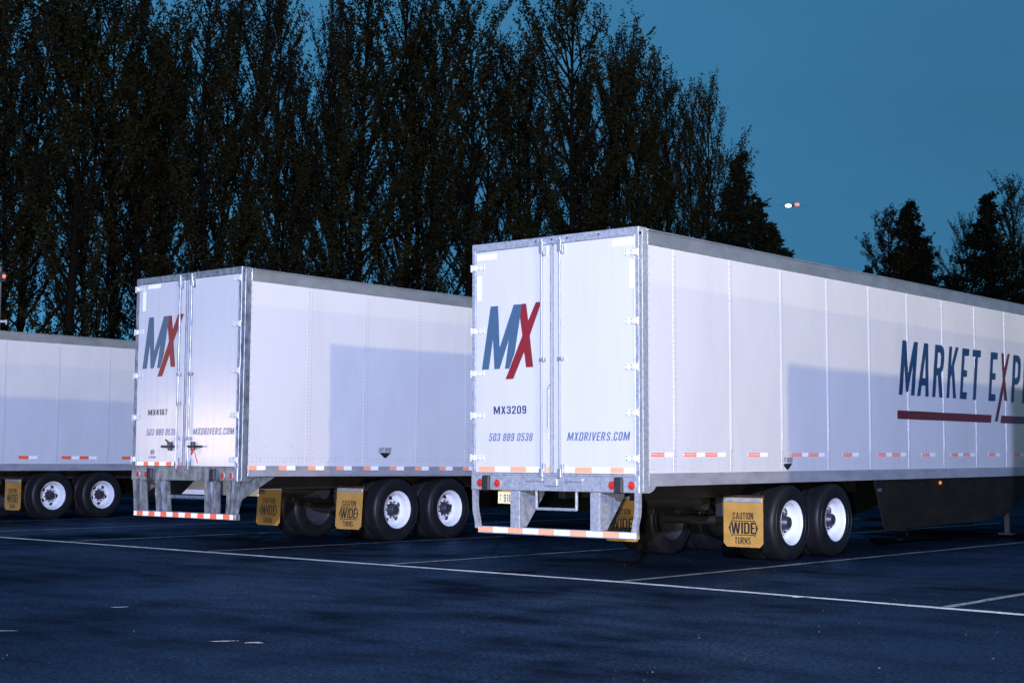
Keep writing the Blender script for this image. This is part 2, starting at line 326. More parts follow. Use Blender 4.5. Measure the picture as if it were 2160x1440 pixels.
# ------------------------------------------------------------------ wheels (shared meshes)
def tyre_mesh():
    p = [(.0, .292), (.012, .30), (.022, .33), (.03, .38), (.031, .42), (.022, .465), (.008, .492), (-.006, .506), (-.02, .513)]
    g_ = []
    for x0 in (-.055, -.105, -.155, -.205): g_ += [(x0, .515), (x0-.003, .503), (x0-.012, .503), (x0-.015, .515)]
    q = [(-.25, .513), (-.264, .506), (-.278, .492), (-.292, .465), (-.301, .42), (-.30, .38), (-.292, .33), (-.282, .30), (-.27, .292)]
    m = MB(); m.lathe_x(p+g_+q, 56)
    for r in (.35, .445):                        # raised rings on the sidewall
        m.lathe_x([(.026 if r < .4 else .026, r-.006), (.034 if r < .4 else .031, r-.003), (.034 if r < .4 else .031, r+.003), (.026, r+.006)], 56)
    return m.mesh('tyre', [M['tyre']], True)
def rim_mesh(depth, face):
    """outer lip at x=.0, barrel, then the disc at -depth"""
    m = MB(); n = 50
    m.lathe_x([(-.012, .292), (.006, .306), (.014, .303), (.014, .296), (.0, .288), (-.02, .282), (-.028, .268), (-depth*.72, .258), (-depth*.86, .252), (-depth, .236)], n, 0)
    m.lathe_x([(-depth, .236), (-depth-.012, .215), (-depth-.006, .19), (-depth+.02, .15), (-depth+.026, .135), (-depth+.024, .11)], n, 0)
    m.lathe_x([(-depth-.02, .252), (-.25, .258), (-.262, .28), (-.27, .297)], n, 1)
    for k in range(5 if face else 5):              # hand holes
        t = 2*math.pi*k/5+.4; r = .192; ring = []
        for j in range(14):
            a = 2*math.pi*j/14; u, v_ = .042*math.cos(a), .033*math.sin(a)
            rr = r+v_; tt = t+u/r; x = -depth+.0045+(.19-rr)*.62 if rr < .19 else -depth+.0025-(rr-.19)*.15
            ring.append((x+.003, rr*math.cos(tt), rr*math.sin(tt)))
        m.add(ring, [tuple(range(14))], 2)
    for k in range(10):                            # wheel nuts
        t = 2*math.pi*k/10; r = .128; c = (-depth+.024, r*math.cos(t), r*math.sin(t))
        m.tube([c, (c[0]+.03, c[1], c[2])], .014, 6, 3)
    return m.mesh('rim', [M['rim'], M['rim_in'], M['hole'], M['hub']], True)
def hub_mesh(depth):
    m = MB(); m.lathe_x([(-depth+.0, .108), (-depth+.05, .104), (-depth+.07, .09), (-depth+.11, .082), (-depth+.125, .07), (-depth+.13, .0001)], 24)
    return m.mesh('hub', [M['hub']], True)
TY = tyre_mesh(); RIM_A, HUB_A = rim_mesh(.15, 0), hub_mesh(.15)
def inner_rim():
    m = MB(); m.lathe_x([(-.012, .292), (.006, .306), (.014, .300), (0, .288), (-.03, .27), (-.1, .255), (-.11, .10), (-.12, .0001)], 40, 0); return m.mesh('rim', [M['rim_in']], True)
RIM_B = inner_rim()

def text(body, ax, a, u0, u1, z0, z1, m, name, parent, shear=0., bold=0., spacing=1.):
    return place_flat(text_mesh(body, bold, spacing), ax, a, u0, u1, z0, z1, shear, m, name, parent)

LET = {   # condensed block letters on a 0..w by 0..1 cell: outlines then holes
 'M': [[(0, 0), (.16, 0), (.16, .56), (.30, .06), (.40, .06), (.54, .56), (.54, 0), (.70, 0), (.70, 1), (.52, 1), (.35, .40), (.18, 1), (0, 1)]],
 'A': [[(0, 0), (.15, 0), (.18, .2), (.35, .2), (.38, 0), (.53, 0), (.36, 1), (.17, 1)], [(.20, .34), (.265, .78), (.33, .34)]],
 'R': [[(0, 0), (.15, 0), (.15, .42), (.20, .42), (.34, 0), (.50, 0), (.35, .46), (.43, .54), (.46, .64), (.46, .82), (.42, .93), (.31, 1), (0, 1)], [(.15, .56), (.15, .86), (.26, .86), (.31, .80), (.31, .62), (.26, .56)]],
 'P': [[(0, 0), (.15, 0), (.15, .38), (.30, .38), (.42, .45), (.46, .56), (.46, .82), (.42, .93), (.31, 1), (0, 1)], [(.15, .52), (.15, .86), (.26, .86), (.31, .80), (.31, .58), (.26, .52)]],
 'K': [[(0, 0), (.15, 0), (.15, .36), (.21, .47), (.36, 0), (.52, 0), (.31, .62), (.50, 1), (.34, 1), (.15, .60), (.15, 1), (0, 1)]],
 'E': [[(0, 0), (.40, 0), (.40, .14), (.15, .14), (.15, .44), (.34, .44), (.34, .57), (.15, .57), (.15, .86), (.40, .86), (.40, 1), (0, 1)]],
 'T': [[(.13, 0), (.28, 0), (.28, .86), (.41, .86), (.41, 1), (0, 1), (0, .86), (.13, .86)]],
 'S': [[(0, .20), (.04, .07), (.14, 0), (.30, 0), (.41, .07), (.45, .20), (.45, .34), (.40, .46), (.16, .68), (.15, .80), (.19, .87), (.26, .87), (.30, .80), (.30, .72), (.45, .72), (.45, .82), (.41, .93), (.30, 1), (.14, 1), (.04, .93), (0, .80), (0, .66), (.06, .55), (.30, .33), (.30, .20), (.26, .13), (.19, .13), (.15, .20), (.15, .28), (0, .28)]],
}
def sign_letter(ch, u0, w, z0, h, shear):
    ps = LET[ch]; W0 = max(p[0] for q in ps for p in q)
    return [[(u0+x/W0*w+y*h*shear, z0+y*h) for x, y in q] for q in ps]

def _oct(x0, x1, y0, y1, c, d=None):
    d = d or c*1.6; return [(x0+c, y0), (x1-c, y0), (x1, y0+d), (x1, y1-d), (x1-c, y1), (x0+c, y1), (x0, y1-d), (x0, y0+d)]
LET.update({
 'O': [_oct(0, .46, 0, 1, .10), _oct(.15, .31, .15, .85, .03)], '0': [_oct(0, .44, 0, 1, .10), _oct(.145, .295, .15, .85, .03)],
 'D': [[(0, 0), (.32, 0), (.43, .07), (.47, .18), (.47, .82), (.43, .93), (.32, 1), (0, 1)], [(.15, .14), (.15, .86), (.27, .86), (.32, .79), (.32, .21), (.27, .14)]],
 'I': [[(0, 0), (.15, 0), (.15, 1), (0, 1)]], '1': [[(.12, 0), (.28, 0), (.28, 1), (.16, 1), (0, .90), (0, .78), (.12, .82)]],
 'L': [[(0, 0), (.38, 0), (.38, .14), (.15, .14), (.15, 1), (0, 1)]], 'F': [[(0, 0), (.15, 0), (.15, .42), (.34, .42), (.34, .56), (.15, .56), (.15, .86), (.40, .86), (.40, 1), (0, 1)]],
 'H': [[(0, 0), (.15, 0), (.15, .43), (.31, .43), (.31, 0), (.46, 0), (.46, 1), (.31, 1), (.31, .57), (.15, .57), (.15, 1), (0, 1)]],
 'N': [[(0, 0), (.14, 0), (.14, .58), (.34, 0), (.48, 0), (.48, 1), (.34, 1), (.34, .42), (.14, 1), (0, 1)]],
 'U': [[(0, 1), (0, .18), (.04, .07), (.14, 0), (.32, 0), (.42, .07), (.46, .18), (.46, 1), (.31, 1), (.31, .20), (.26, .14), (.20, .14), (.15, .20), (.15, 1)]],
 'C': [[(.46, .36), (.31, .36), (.31, .20), (.26, .14), (.20, .14), (.15, .20), (.15, .80), (.20, .86), (.26, .86), (.31, .80), (.31, .66), (.46, .66), (.46, .82), (.42, .93), (.32, 1), (.14, 1), (.04, .93), (0, .82), (0, .18), (.04, .07), (.14, 0), (.32, 0), (.42, .07), (.46, .18)]],
 'W': [[(.12, 0), (.30, 0), (.38, .55), (.46, 0), (.64, 0), (.76, 1), (.61, 1), (.545, .34), (.455, 1), (.305, 1), (.215, .34), (.15, 1), (0, 1)]],
 'V': [[(.17, 0), (.33, 0), (.50, 1), (.345, 1), (.25, .30), (.155, 1), (0, 1)]], 'X': [[(0, 0), (.155, 0), (.25, .30), (.345, 0), (.50, 0), (.335, .50), (.48, 1), (.325, 1), (.25, .70), (.175, 1), (.02, 1), (.165, .50)]],
 'Y': [[(.17, 0), (.32, 0), (.32, .42), (.49, 1), (.335, 1), (.245, .60), (.155, 1), (0, 1), (.17, .42)]],
 '.': [[(0, 0), (.15, 0), (.15, .15), (0, .15)]], ' ': [],
 '2': [[(0, 0), (.43, 0), (.43, .14), (.17, .14), (.40, .56), (.43, .66), (.43, .82), (.39, .93), (.29, 1), (.14, 1), (.04, .93), (0, .82), (0, .68), (.14, .68), (.14, .80), (.19, .86), (.24, .86), (.285, .80), (.285, .68), (.26, .60), (0, .14)]],
 '3': [[(0, .18), (.04, .07), (.14, 0), (.29, 0), (.39, .07), (.43, .18), (.43, .42), (.36, .51), (.43, .60), (.43, .82), (.39, .93), (.29, 1), (.14, 1), (.04, .93), (0, .82), (0, .70), (.145, .70), (.145, .80), (.19, .86), (.24, .86), (.285, .80), (.285, .62), (.24, .57), (.13, .57), (.13, .44), (.24, .44), (.285, .39), (.285, .20), (.24, .14), (.19, .14), (.145, .20), (.145, .31), (0, .31)]],
 '5': [[(0, .18), (.04, .07), (.14, 0), (.29, 0), (.39, .07), (.43, .18), (.43, .50), (.37, .61), (.28, .65), (.145, .61), (.145, .86), (.40, .86), (.40, 1), (.01, 1), (.01, .47), (.15, .47), (.20, .52), (.25, .52), (.285, .47), (.285, .20), (.24, .14), (.19, .14), (.145, .20), (.145, .29), (0, .29)]],
 '7': [[(.08, 0), (.24, 0), (.42, .86), (.42, 1), (0, 1), (0, .86), (.26, .86)]],
 '4': [[(.24, 0), (.38, 0), (.38, .20), (.45, .20), (.45, .33), (.38, .33), (.38, 1), (.20, 1), (0, .34), (0, .20), (.24, .20)], [(.14, .33), (.24, .68), (.24, .33)]],
 '6': [_oct(0, .43, 0, 1, .10)[:2]+[(.43, .16), (.43, .52), (.36, .62), (.145, .62), (.145, .80), (.19, .86), (.24, .86), (.285, .80), (.285, .74), (.43, .74), (.43, .84), (.33, 1), (.10, 1), (0, .84), (0, .16)], [(.19, .14), (.145, .20), (.145, .49), (.24, .49), (.285, .44), (.285, .20), (.24, .14)]],
 '8': [[(.10, 0), (.33, 0), (.43, .15), (.43, .42), (.37, .51), (.43, .60), (.43, .85), (.33, 1), (.10, 1), (0, .85), (0, .60), (.06, .51), (0, .42), (0, .15)], [(.18, .14), (.145, .20), (.145, .39), (.18, .44), (.25, .44), (.285, .39), (.285, .20), (.25, .14)], [(.18, .57), (.145, .62), (.145, .80), (.18, .86), (.25, .86), (.285, .80), (.285, .62), (.25, .57)]],
})
LET['9'] = [[(.43-x, 1-y) for x, y in p] for p in LET['6']]
def block_text(body, ax, a, u0, u1, z0, z1, m, name, parent, shear=0., gap=.11, word=.24):
    x = 0; ps = []
    for ch in body:
        if ch == ' ': x += word; continue
        w = max(p[0] for q in LET[ch] for p in q); ps += [[(p[0]+x, p[1]) for p in q] for q in LET[ch]]; x += w+gap
    W0 = x-gap; h = z1-z0; k = (u1-u0-shear*h)/W0
    return place_flat(outline_mesh([[(u0+p[0]*k+p[1]*h*shear, z0+p[1]*h) for p in q] for q in ps]), ax, a, 0, 0, 0, 0, 0, m, name, parent, fit=False)

MX_M = [[(-1.147, 2.508), (-1.029, 2.508), (-.961, 2.886), (-.936, 2.508), (-.848, 2.508), (-.698, 2.874), (-.761, 2.508), (-.600, 2.508), (-.470, 2.95), (-.489, 3.312), (-.618, 3.312), (-.848, 2.78), (-.876, 3.312), (-1.002, 3.312)]]
MX_M = [[(-1.147, 2.508), (-1.029, 2.508), (-.961, 2.886), (-.936, 2.508), (-.848, 2.508), (-.698, 2.874), (-.761, 2.508), (-.689, 2.508), (-.600, 2.70), (-.514, 3.139), (-.489, 3.312), (-.618, 3.312), (-.848, 2.78), (-.876, 3.312), (-1.002, 3.312)]]
MX_X = [[(-.751, 2.375), (-.623, 2.375), (-.447, 2.705), (-.416, 2.514), (-.300, 2.514), (-.355, 2.907), (-.167, 3.321), (-.259, 3.321), (-.381, 3.098), (-.414, 3.313), (-.489, 3.313), (-.514, 3.139), (-.476, 2.913)]]

# ------------------------------------------------------------------ trailer
def mud_flap(root, x0, x1, y, zt, zb, tilt):
    fl = MB(); c = .05; n = 8
    prof = [(x0, zt), (x1, zt), (x1, zb+c), (x1-c, zb), (x0+c, zb), (x0, zb+c)]
    vs = [(x, y+(zt-z)*tilt, z) for x, z in prof]+[(x, y+.009+(zt-z)*tilt, z) for x, z in prof]; k = len(prof)
    fl.add(vs, [tuple(range(k)), tuple(range(2*k-1, k-1, -1))]+[(i, (i+1) % k, (i+1) % k+k, i+k) for i in range(k)])
    f = fl.build('mud_flap', M['flap'], root)
    w = x1-x0; h = zt-zb
    def onflap(o):
        for q in o.data.vertices: q.co.y = y+(zt-q.co.z)*tilt-.0025
    for body, u0, u1, z0, z1 in (('CAUTION', .24, .76, .56, .70), ('TURNS', .29, .69, .06, .20)):
        onflap(block_text(body, 1, 0, x0+u0*w, x0+u1*w, zb+z0*h, zb+z1*h, M['ink'], 'lettering', f))
    onflap(block_text('WIDE', 1, 0, x0+.195*w, x0+.815*w, zb+.268*h, zb+.502*h, M['ink'], 'lettering', f, 0, .07))
    A = lambda pts: [(x0+u*w, zb+v*h) for u, v in pts]
    polys = [A([(.13, .385), (.225, .57), (.225, .535), (.78, .535), (.78, .57), (.88, .385), (.79, .20), (.79, .235), (.225, .235), (.225, .19)]),
             A([(.20, .385), (.235, .515), (.77, .515), (.815, .385), (.77, .255), (.235, .255)])]
    polys[1] = A([(.185, .425), (.205, .518), (.80, .518), (.825, .425), (.825, .345), (.80, .252), (.205, .252), (.185, .345)])
    onflap(place_flat(outline_mesh(polys), 1, 0, 0, 0, 0, 0, 0, M['ink'], 'emblem', f, fit=False))
    b = MB(); b.bbox(x0+.01, x1-.01, y-.014, y-.003, zt-.06, zt-.008, .003); b.build('hanger_plate', M['galv'], root)
    return f

def tapes(root_part, ax, a, u0, z0, z1, pattern, red, name='reflective_strip'):
    """pattern: list of ('r'|'w'|'g', length); g leaves a gap"""
    m = MB(); u = u0
    for k, ln in pattern:
        if k in 'rw':
            e = .002 if k == 'r' else .0017
            if ax == 1: m.box(u, u+ln, a-e, a, z0, z1, 1 if k == 'r' else 0)
            else: m.box(a, a+e, u, u+ln, z0, z1, 1 if k == 'r' else 0)
        if k == 's':                                # three red lines on white
            if ax == 0:
                m.box(a, a+.0015, u, u+ln, z0, z1, 0); h = (z1-z0)/6.2
                for q in range(3): m.box(a+.0015, a+.003, u, u+ln, z0+h*(.30+2.05*q), z0+h*(1.80+2.05*q), 1)
        u += ln
    return m.build(name, [M['tape_w'], red], root_part)

def trailer(name, loc, yaw, pitch, H, kind, seams, axle, label, logo=True, number=None, side_sign=False, side_tapes=(), zt=(1.212, 1.057), tapez=(1.405, 1.458), skirt=None, seam_dark=False, L=16.15, lift=None, legs=12.0, group=None):
    r = empty(name, loc); r.rotation_euler = (pitch, 0, -yaw)
    tag(r, label, 'trailer', group or 'white trailers parked side by side')
    ZT, ZB = zt; hw = 1.306; TR = H-.20
    old = kind == 'old'
    RV = M['rivet_dark'] if seam_dark else M['rivet']; mp = M['galv_old'] if old else M['galv']
    # --- side walls
    for sg in (1, -1):
        m = MB(); x0, x1 = (hw-.03, hw) if sg > 0 else (-hw, -hw+.03)
        m.box(x0, x1, .05, L-.05, ZT-.01, TR+.012, 0)
        xo = hw if sg > 0 else -hw
        for s in seams:
            if kind != 'old':
                a, b = sorted((xo, xo+sg*.004)); m.box(a, b, s-.030, s+.030, ZT+.012, TR-.01, 2)
                a, b = sorted((xo+sg*.004, xo+sg*.007)); m.box(a, b, s-.010, s+.010, ZT+.28, TR-.012, 2)
            else:
                a, b = sorted((xo, xo+sg*.003)); m.box(a, b, s-.05, s+.05, ZT+.012, TR-.01, 0)
            off = .022 if kind != 'old' else .032; top = xo+sg*(.004 if kind != 'old' else .003)
            z = ZT+.08
            while z < TR-.04:
                for d in (-off, off): m.rivet((top, s+d, z), (0, sg), .0075 if kind != 'old' else .0068, .006, 1)
                z += .062 if kind != 'old' else .055
        z = ZT+.05
        while z < TR-.02: m.rivet((xo, .195, z), (0, sg), .007, .006, 1); z += .105
        y = .26
        while y < L-.2:                              # floor-line rivets
            if kind == 'old':
                m.rivet((xo, y, ZT+.118), (0, sg), .007, .006, 1)
                if int(y/.075) % 2: m.rivet((xo, y, ZT+.072), (0, sg), .006, .005, 1)
                y += .075
            else:
                for dy in (0, .05):
                    for dz in (.05, .095, .135): m.rivet((xo, y+dy, ZT+dz), (0, sg), .0055, .004, 1)
                y += .205
        y = .5
        while y < L-.3:
            m.rivet((xo, y, ZT+.285), (0, sg), .007, .005, 1); m.rivet((xo, y+.02, ZT+.17), (0, sg), .006, .005, 1); y += .52
        sp = m.build('side_panel', [M['panel'], RV, M['seam']], r)
        # bottom rail
        b = MB(); a0, a1 = sorted((hw*sg, (hw+.014)*sg))
        b.bbox(min(a0, a1)-.03 if sg > 0 else a0, a1 if sg > 0 else a1+.03, .17, L-.05, ZB, ZT, .004)
        xo2 = sg*(hw+.014); y = .26
        while y < L-.2:
            for dy in (0, .045, .09) if kind != 'old' else (0,):
                for dz in ((.04, .085, .12) if kind != 'old' else (.03, .12)): b.rivet((xo2, y+dy, ZB+dz), (0, sg), .006, .005, 1)
            y += .34 if kind != 'old' else .07
        br = b.build('bottom_rail', [M['rail'], RV], r)
        # top rail
        t = MB(); c0, c1 = (hw-.03, hw+.010) if sg > 0 else (-hw-.010, -hw+.03)
        t.bbox(c0, c1, .17, L-.05, TR, H-.035, .004); t.bbox(c0-.002, c1+.008, .17, L-.05, H-.034, H-.012, .004)
        y = .24
        while y < L-.2:
            for dz in (.03, .055): t.rivet((sg*(hw+.010), y, TR+dz), (0, sg), .006, .004, 1)
            y += .08
        t.build('top_rail', [M['alu'], RV], r)
        if sg > 0:
            for (u0, pat) in side_tapes: tapes(sp if kind != 'old' else br, 0, hw+(.0005 if kind != 'old' else .0145), u0, tapez[0], tapez[1], pat, M['tape_r'] if kind != 'old' else M['tape_r_lit'])
            if lift:
                u, z = lift
                block_text('LIFT HERE', 0, hw+.003, u-.15, u+.15, z, z+.068, M['ink'], 'lettering', sp, .2)
                place_flat(outline_mesh([[(u-.135, z-.012), (u+.135, z-.012), (u+.03, z-.09), (u, z-.10), (u-.03, z-.09)]]), 0, hw+.003, 0, 0, 0, 0, 0, M['ink'], 'arrow_mark', sp, fit=False)
            if side_sign:
                z0, h, sh = 2.345, .84, .19
                for ch, u, w in (('M', 6.857, .55), ('A', 7.50, .42), ('R', 8.05, .40), ('K', 8.59, .38), ('E', 9.112, .28), ('T', 9.54, .33), ('E', 10.30, .30), ('P', 11.302, .37), ('R', 11.82, .40), ('E', 12.37, .30), ('S', 12.80, .37), ('S', 13.30, .37)):
                    place_flat(outline_mesh(sign_letter(ch, u, w, z0, h, sh)), 0, hw+.009, 0, 0, 0, 0, 0, M['navy2'], 'sign_letter', sp, fit=False)
                place_flat(outline_mesh([[(10.558, 2.0), (10.685, 2.0), (10.975, 2.55), (11.0, 2.365), (11.108+.02, 2.365), (11.06, 2.76), (11.293, 3.19), (11.20, 3.19), (11.03, 2.93), (11.02, 3.19), (10.922, 3.19), (10.95, 2.72)]]), 0, hw+.0095, 0, 0, 0, 0, 0, M['maroon'], 'sign_letter', sp, fit=False)
                for bar in ([(6.80, 1.975), (10.39, 1.975), (10.43, 2.105), (6.80, 2.105)], [(10.80, 1.975), (14.0, 1.975), (14.0, 2.105), (10.85, 2.105)]): place_flat(outline_mesh([bar]), 0, hw+.009, 0, 0, 0, 0, 0, M['maroon'], 'underline_bar', sp, fit=False)
    m = MB(); m.box(-hw+.03, hw-.03, .06, L-.06, H-.03, H-.01); m.build('roof', M['alu'], r)
    m = MB(); m.bbox(-hw, hw, L-.05, L, ZB, H-.01, .01); m.build('front_wall', M['panel'], r)
    # floor with crossmembers
    m = MB(); m.box(-hw+.035, hw-.035, .06, L-.06, ZT-.03, ZT-.012); y = .4
    while y < L-.3: m.box(-hw+.04, hw-.04, y-.025, y+.025, ZB+.02, ZT-.031); y += .305
    m.build('floor', M['under'], r)
    # --- rear frame
    hb = .985
    m = MB()
    for sg in (1, -1):
        a, b_ = sorted((sg*1.252, sg*(hw+.004))); m.bbox(a, b_, -.01, .055, hb-.006, H-.06, .004)
        a, b_ = sorted((sg*(hw-.04), sg*(hw+.012))); m.bbox(a, b_, .0555, .168, hb+.02, H-.03, .003)
        a, b_ = sorted((sg*(hw-.028), sg*(hw+.006)))
        m.prism([(.05, hb-.004), (.05, ZB-.001), (.33, ZB-.001), (.27, ZB-.05), (.19, hb-.004)], 0, a, b_)
        m.tube([(sg*1.252, -.012, 1.2), (sg*1.252, -.012, H-.1)], .006, 6)
    m.bbox(-hw-.004, hw+.004, -.012, .17, H-.10, H, .006)
    m.bbox(-hw, hw, -.018, .05, hb, 1.186, .006); m.bbox(-hw+.02, hw-.02, -.035, -.019, 1.172, 1.198, .003)
    for x in (-.25, .0, .24, .12, .72): m.rivet((x, -.012, H-.045), (1, -1), .014, .004, 1)
    fr = m.build('rear_frame', [mp, M['hole']], r)
    # --- doors
    hz = (3.985, 3.303, 2.615, 1.957, 1.303) if old else (3.818, 3.005, 2.462, 1.925, 1.388)
    for sg in (-1, 1):
        a, b_ = sorted((sg*.016, sg*1.248)); m = MB(); m.bbox(a, b_, .0, .045, 1.202, H-.103, .004)
        d = m.build('door', M['door_old'] if old else M['door'], r)
        e = MB(); a, b_ = sorted((sg*.0145, sg*.030)); e.box(a, b_, -.006, -.0005, 1.204, H-.104)
        a, b_ = sorted((sg*1.238, sg*1.250)); e.box(a, b_, -.0045, -.0005, 1.204, H-.104)
        e.build('door_seal', M['galv'] if not old else M['galv_old'], d)
        for z in hz:
            h = MB(); w = .035 if not old else .038
            a, b_ = sorted((sg*1.235, sg*(hw+.012))); h.bbox(a, b_, -.038, -.0105, z-w, z+w, .006)
            a, b_ = sorted((sg*1.10, sg*1.245)); h.bbox(a, b_, -.010, -.001, z-w, z+w, .002)
            for u in (1.12, 1.20):
                for q in (-.022, .022): h.rivet((sg*u, -.010, z+q), (1, -1), .008, .005, 1)
            h.tube([(sg*(hw+.002), -.024, z-w-.012), (sg*(hw+.002), -.024, z+w+.008)], .013, 8)
            h.build('hinge', [M['plate'], M['hub']], d)
        x = -.145 if sg < 0 else .142
        k = MB(); k.tube([(x, -.034, 1.165), (x, -.034, H-.03)], .0165, 10)
        k.bbox(x-.032, x+.032, -.055, -.013, H-.20, H-.055, .006); k.bbox(x+.02, x+.055, -.05, -.001, H-.23, H-.12, .004)
        k.bbox(x-.030, x+.030, -.055, -.019, 1.15, 1.26, .006); k.bbox(x+.02, x+.05, -.045, -.001, 1.20, 1.32, .004)
        for z in (2.60,)+((1.62,) if old else ()): k.bbox(x-.032, x+.05, -.052, -.001, z-.022, z+.022, .004)
        k.build('lock_rod', M['galv_old'] if old else M['rod'], d, True)
        if old:
            k = MB(); x0 = -.50 if sg < 0 else .17
            k.tube([(x0, -.05, 1.50), (x0+.33, -.05, 1.50)], .017, 8); k.bbox(x0+.06 if sg > 0 else x0+.17, x0+.12 if sg > 0 else x0+.23, -.06, -.001, 1.44, 1.57, .006)
            if sg < 0: k.tube([(-.39, -.055, 1.60), (-.33, -.06, 1.58), (-.31, -.06, 1.47)], .015, 8)
            k.build('lock_handle', M['hub'], d, True)
        if sg < 0:
            k = MB()
            if old: k.tube([(-.135, -.065, 1.28), (-.115, -.07, 1.5), (-.115, -.07, 2.10), (-.06, -.06, 2.14), (-.045, -.05, 2.2)], .010, 6)
            else: k.bbox(-.068, -.045, -.022, -.001, 1.75, 2.24, .004); k.tube([(-.057, -.02, 2.24), (-.03, -.02, 2.29), (-.04, -.02, 2.34)], .007, 6); k.tube([(-.065, -.02, 1.76), (-.04, -.02, 1.70), (-.036, -.02, 1.62)], .008, 6)
            k.build('door_handle', M['rod'] if not old else M['plate'], d, True)
            if logo:
                dz = .21 if old else 0; dx = .03 if old else 0
                o = place_flat(outline_mesh([[(x+dx, z+dz) for x, z in p] for p in MX_M]), 1, -.0015, 0, 0, 0, 0, 0, M['navy'], 'logo_letter', d, fit=False)
                o = place_flat(outline_mesh([[(x+dx+(.06 if old and x > -.2 else 0), z+dz) for x, z in p] for p in MX_X]), 1, -.0018, 0, 0, 0, 0, 0, M['red'], 'logo_letter', d, fit=False)
                c = M['slate']; p_ = (-.967, -.20, 1.672, 1.772) if old else (-1.027, -.30, 1.597, 1.697)
                block_text('503 889 0538', 1, -.0015, *p_, c, 'lettering', d, .2, .13, .30)
            if number:
                p_ = (-.93, -.44, 1.985, 2.075) if old else (-.946, -.411, 1.937, 2.037)
                block_text(number, 1, -.0015, *p_, M['ink'] if old else M['dk'], 'lettering', d, 0, .12)
            if old:
                c = (-.795, 1.415); n = 28
                ring = [(c[0]+.058*math.cos(6.2832*k/n)+.012*math.sin(6.2832*k/n), c[1]+.040*math.sin(6.2832*k/n)) for k in range(n)]
                hole = [(c[0]+.050*math.cos(6.2832*k/n)+.010*math.sin(6.2832*k/n), c[1]+.033*math.sin(6.2832*k/n)) for k in range(n)]
                hh = [(c[0]+a, c[1]+b) for a, b in ((-.036, -.026), (-.020, -.030), (-.010, -.006), (.012, -.002), (.008, -.030), (.024, -.026), (.036, .026), (.020, .030), (.012, .008), (-.010, .004), (-.006, .030), (-.022, .026))]
                place_flat(outline_mesh([ring, hole]), 1, -.0015, 0, 0, 0, 0, 0, M['dk'], 'emblem', d, fit=False)
                place_flat(outline_mesh([hh]), 1, -.0018, 0, 0, 0, 0, 0, M['dk'], 'emblem', d, fit=False)
                block_text('HYUNDAI', 1, -.0015, -.885, -.705, 1.318, 1.350, M['dk'], 'lettering', d, .1)
        elif logo:
            p_ = (.213, 1.20, 1.672, 1.775) if old else (.231, 1.174, 1.597, 1.70)
            block_text('MXDRIVERS.COM', 1, -.0015, *p_, M['slate'], 'lettering', d, .2, .13)
            if old:
                k = MB(); k.tube([(.30, -.06, 1.50), (.36, -.064, 1.38), (.42, -.06, 1.24)], .005, 5); k.tube([(.33, -.066, 1.46), (.26, -.066, 1.38)], .012, 5); k.build('door_seal_tag', M['seal'], d)
        # reflective strips on the doors
        if not old:
            if sg < 0: tapes(d, 1, -.0012, -1.19, 1.215, 1.277, [('r', .27), ('w', .25), ('r', .26), ('w', .25)], M['tape_r_lit']); tapes(d, 1, -.0012, -.11, 1.215, 1.277, [('r', .09)], M['tape_r_lit'])
            else: tapes(d, 1, -.0012, .20, 1.215, 1.277, [('w', .15), ('r', .26), ('w', .27), ('r', .2), ('w', .18)], M['tape_r_lit'])
            if sg < 0: tapes(d, 1, -.0012, -1.225, 3.915, 3.985, [('w', .32)], M['tape_r']); tapes(d, 1, -.0012, -1.225, 3.40, 3.71, [('w', .07)], M['tape_r'])
            else: tapes(d, 1, -.0012, .92, 3.915, 3.99, [('w', .32)], M['tape_r']); tapes(d, 1, -.0012, 1.175, 3.40, 3.73, [('w', .065)], M['tape_r'])
        elif sg < 0:
            tapes(d, 1, -.0012, -1.185, 1.206, 1.262, [('w', .17), ('r', .12), ('w', .16), ('r', .13), ('w', .17), ('r', .14), ('w', .14)], M['tape_r']); tapes(d, 1, -.0012, -.08, 1.206, 1.262, [('r', .06)], M['tape_r'])
            tapes(d, 1, -.0012, -1.02, 3.975, 4.035, [('w', .33)], M['tape_r']); tapes(d, 1, -.0012, -1.15, 3.63, 3.94, [('w', .08)], M['tape_r'])
    # --- lamps and bumpers on the sill
    lx = (-1.122, -.915, .984, 1.173) if old else (-1.153, -.865, .915, 1.204)
    for x in lx:
        m = MB(); n = 20; rr = .052 if not old else .05; sx = 1 if not old else .62
        rings = [(rr+.012, -.0185), (rr+.012, -.027), (rr, -.030), (rr-.002, -.024), (rr*.8, -.036), (rr*.4, -.042), (.001, -.044)]
        vs = []
        for (q, y) in rings: vs += [(x+q*sx*math.cos(6.28319*k/n), y, 1.070+q*math.sin(6.28319*k/n)) for k in range(n)]
        for i in range(len(rings)-1): m.add([], [], 0)
        fs = [(i*n+k, i*n+(k+1) % n, (i+1)*n+(k+1) % n, (i+1)*n+k) for i in range(len(rings)-1) for k in range(n)]
        m.v = vs; m.f = fs; m.m = [0 if i < 3 else 1 for i in range(len(rings)-1) for k in range(n)]
        m.build('tail_lamp', [M['lensrim'], M['lens']], r, True)
    for x in ((-.79, .765) if old else (-1.035, 1.03)):
        m = MB(); m.bbox(x-.062, x+.062, -.07, -.019, .975 if not old else .995, 1.165, .015); m.build('dock_bumper', M['black'], r)
    if not old:
        m = MB(); m.bbox(-.10, .11, -.05, -.019, 1.045, 1.145, .01)
        for x in (-.40, .22): m.bbox(x, x+.28, -.045, -.019, 1.10, 1.15, .008)
        m.build('lock_keeper', mp, r)
    m = MB(); px = (-.957, -.62, .812, .972) if not old else (-.839, -.60, .745, .896)
    m.bbox(px[0], px[1], .10, .106, px[2], px[3], .002); m.box(px[0]+.05, px[0]+.2, .108, .14, px[3], .99)
    lp = m.build('licence_plate', M['license'], r)
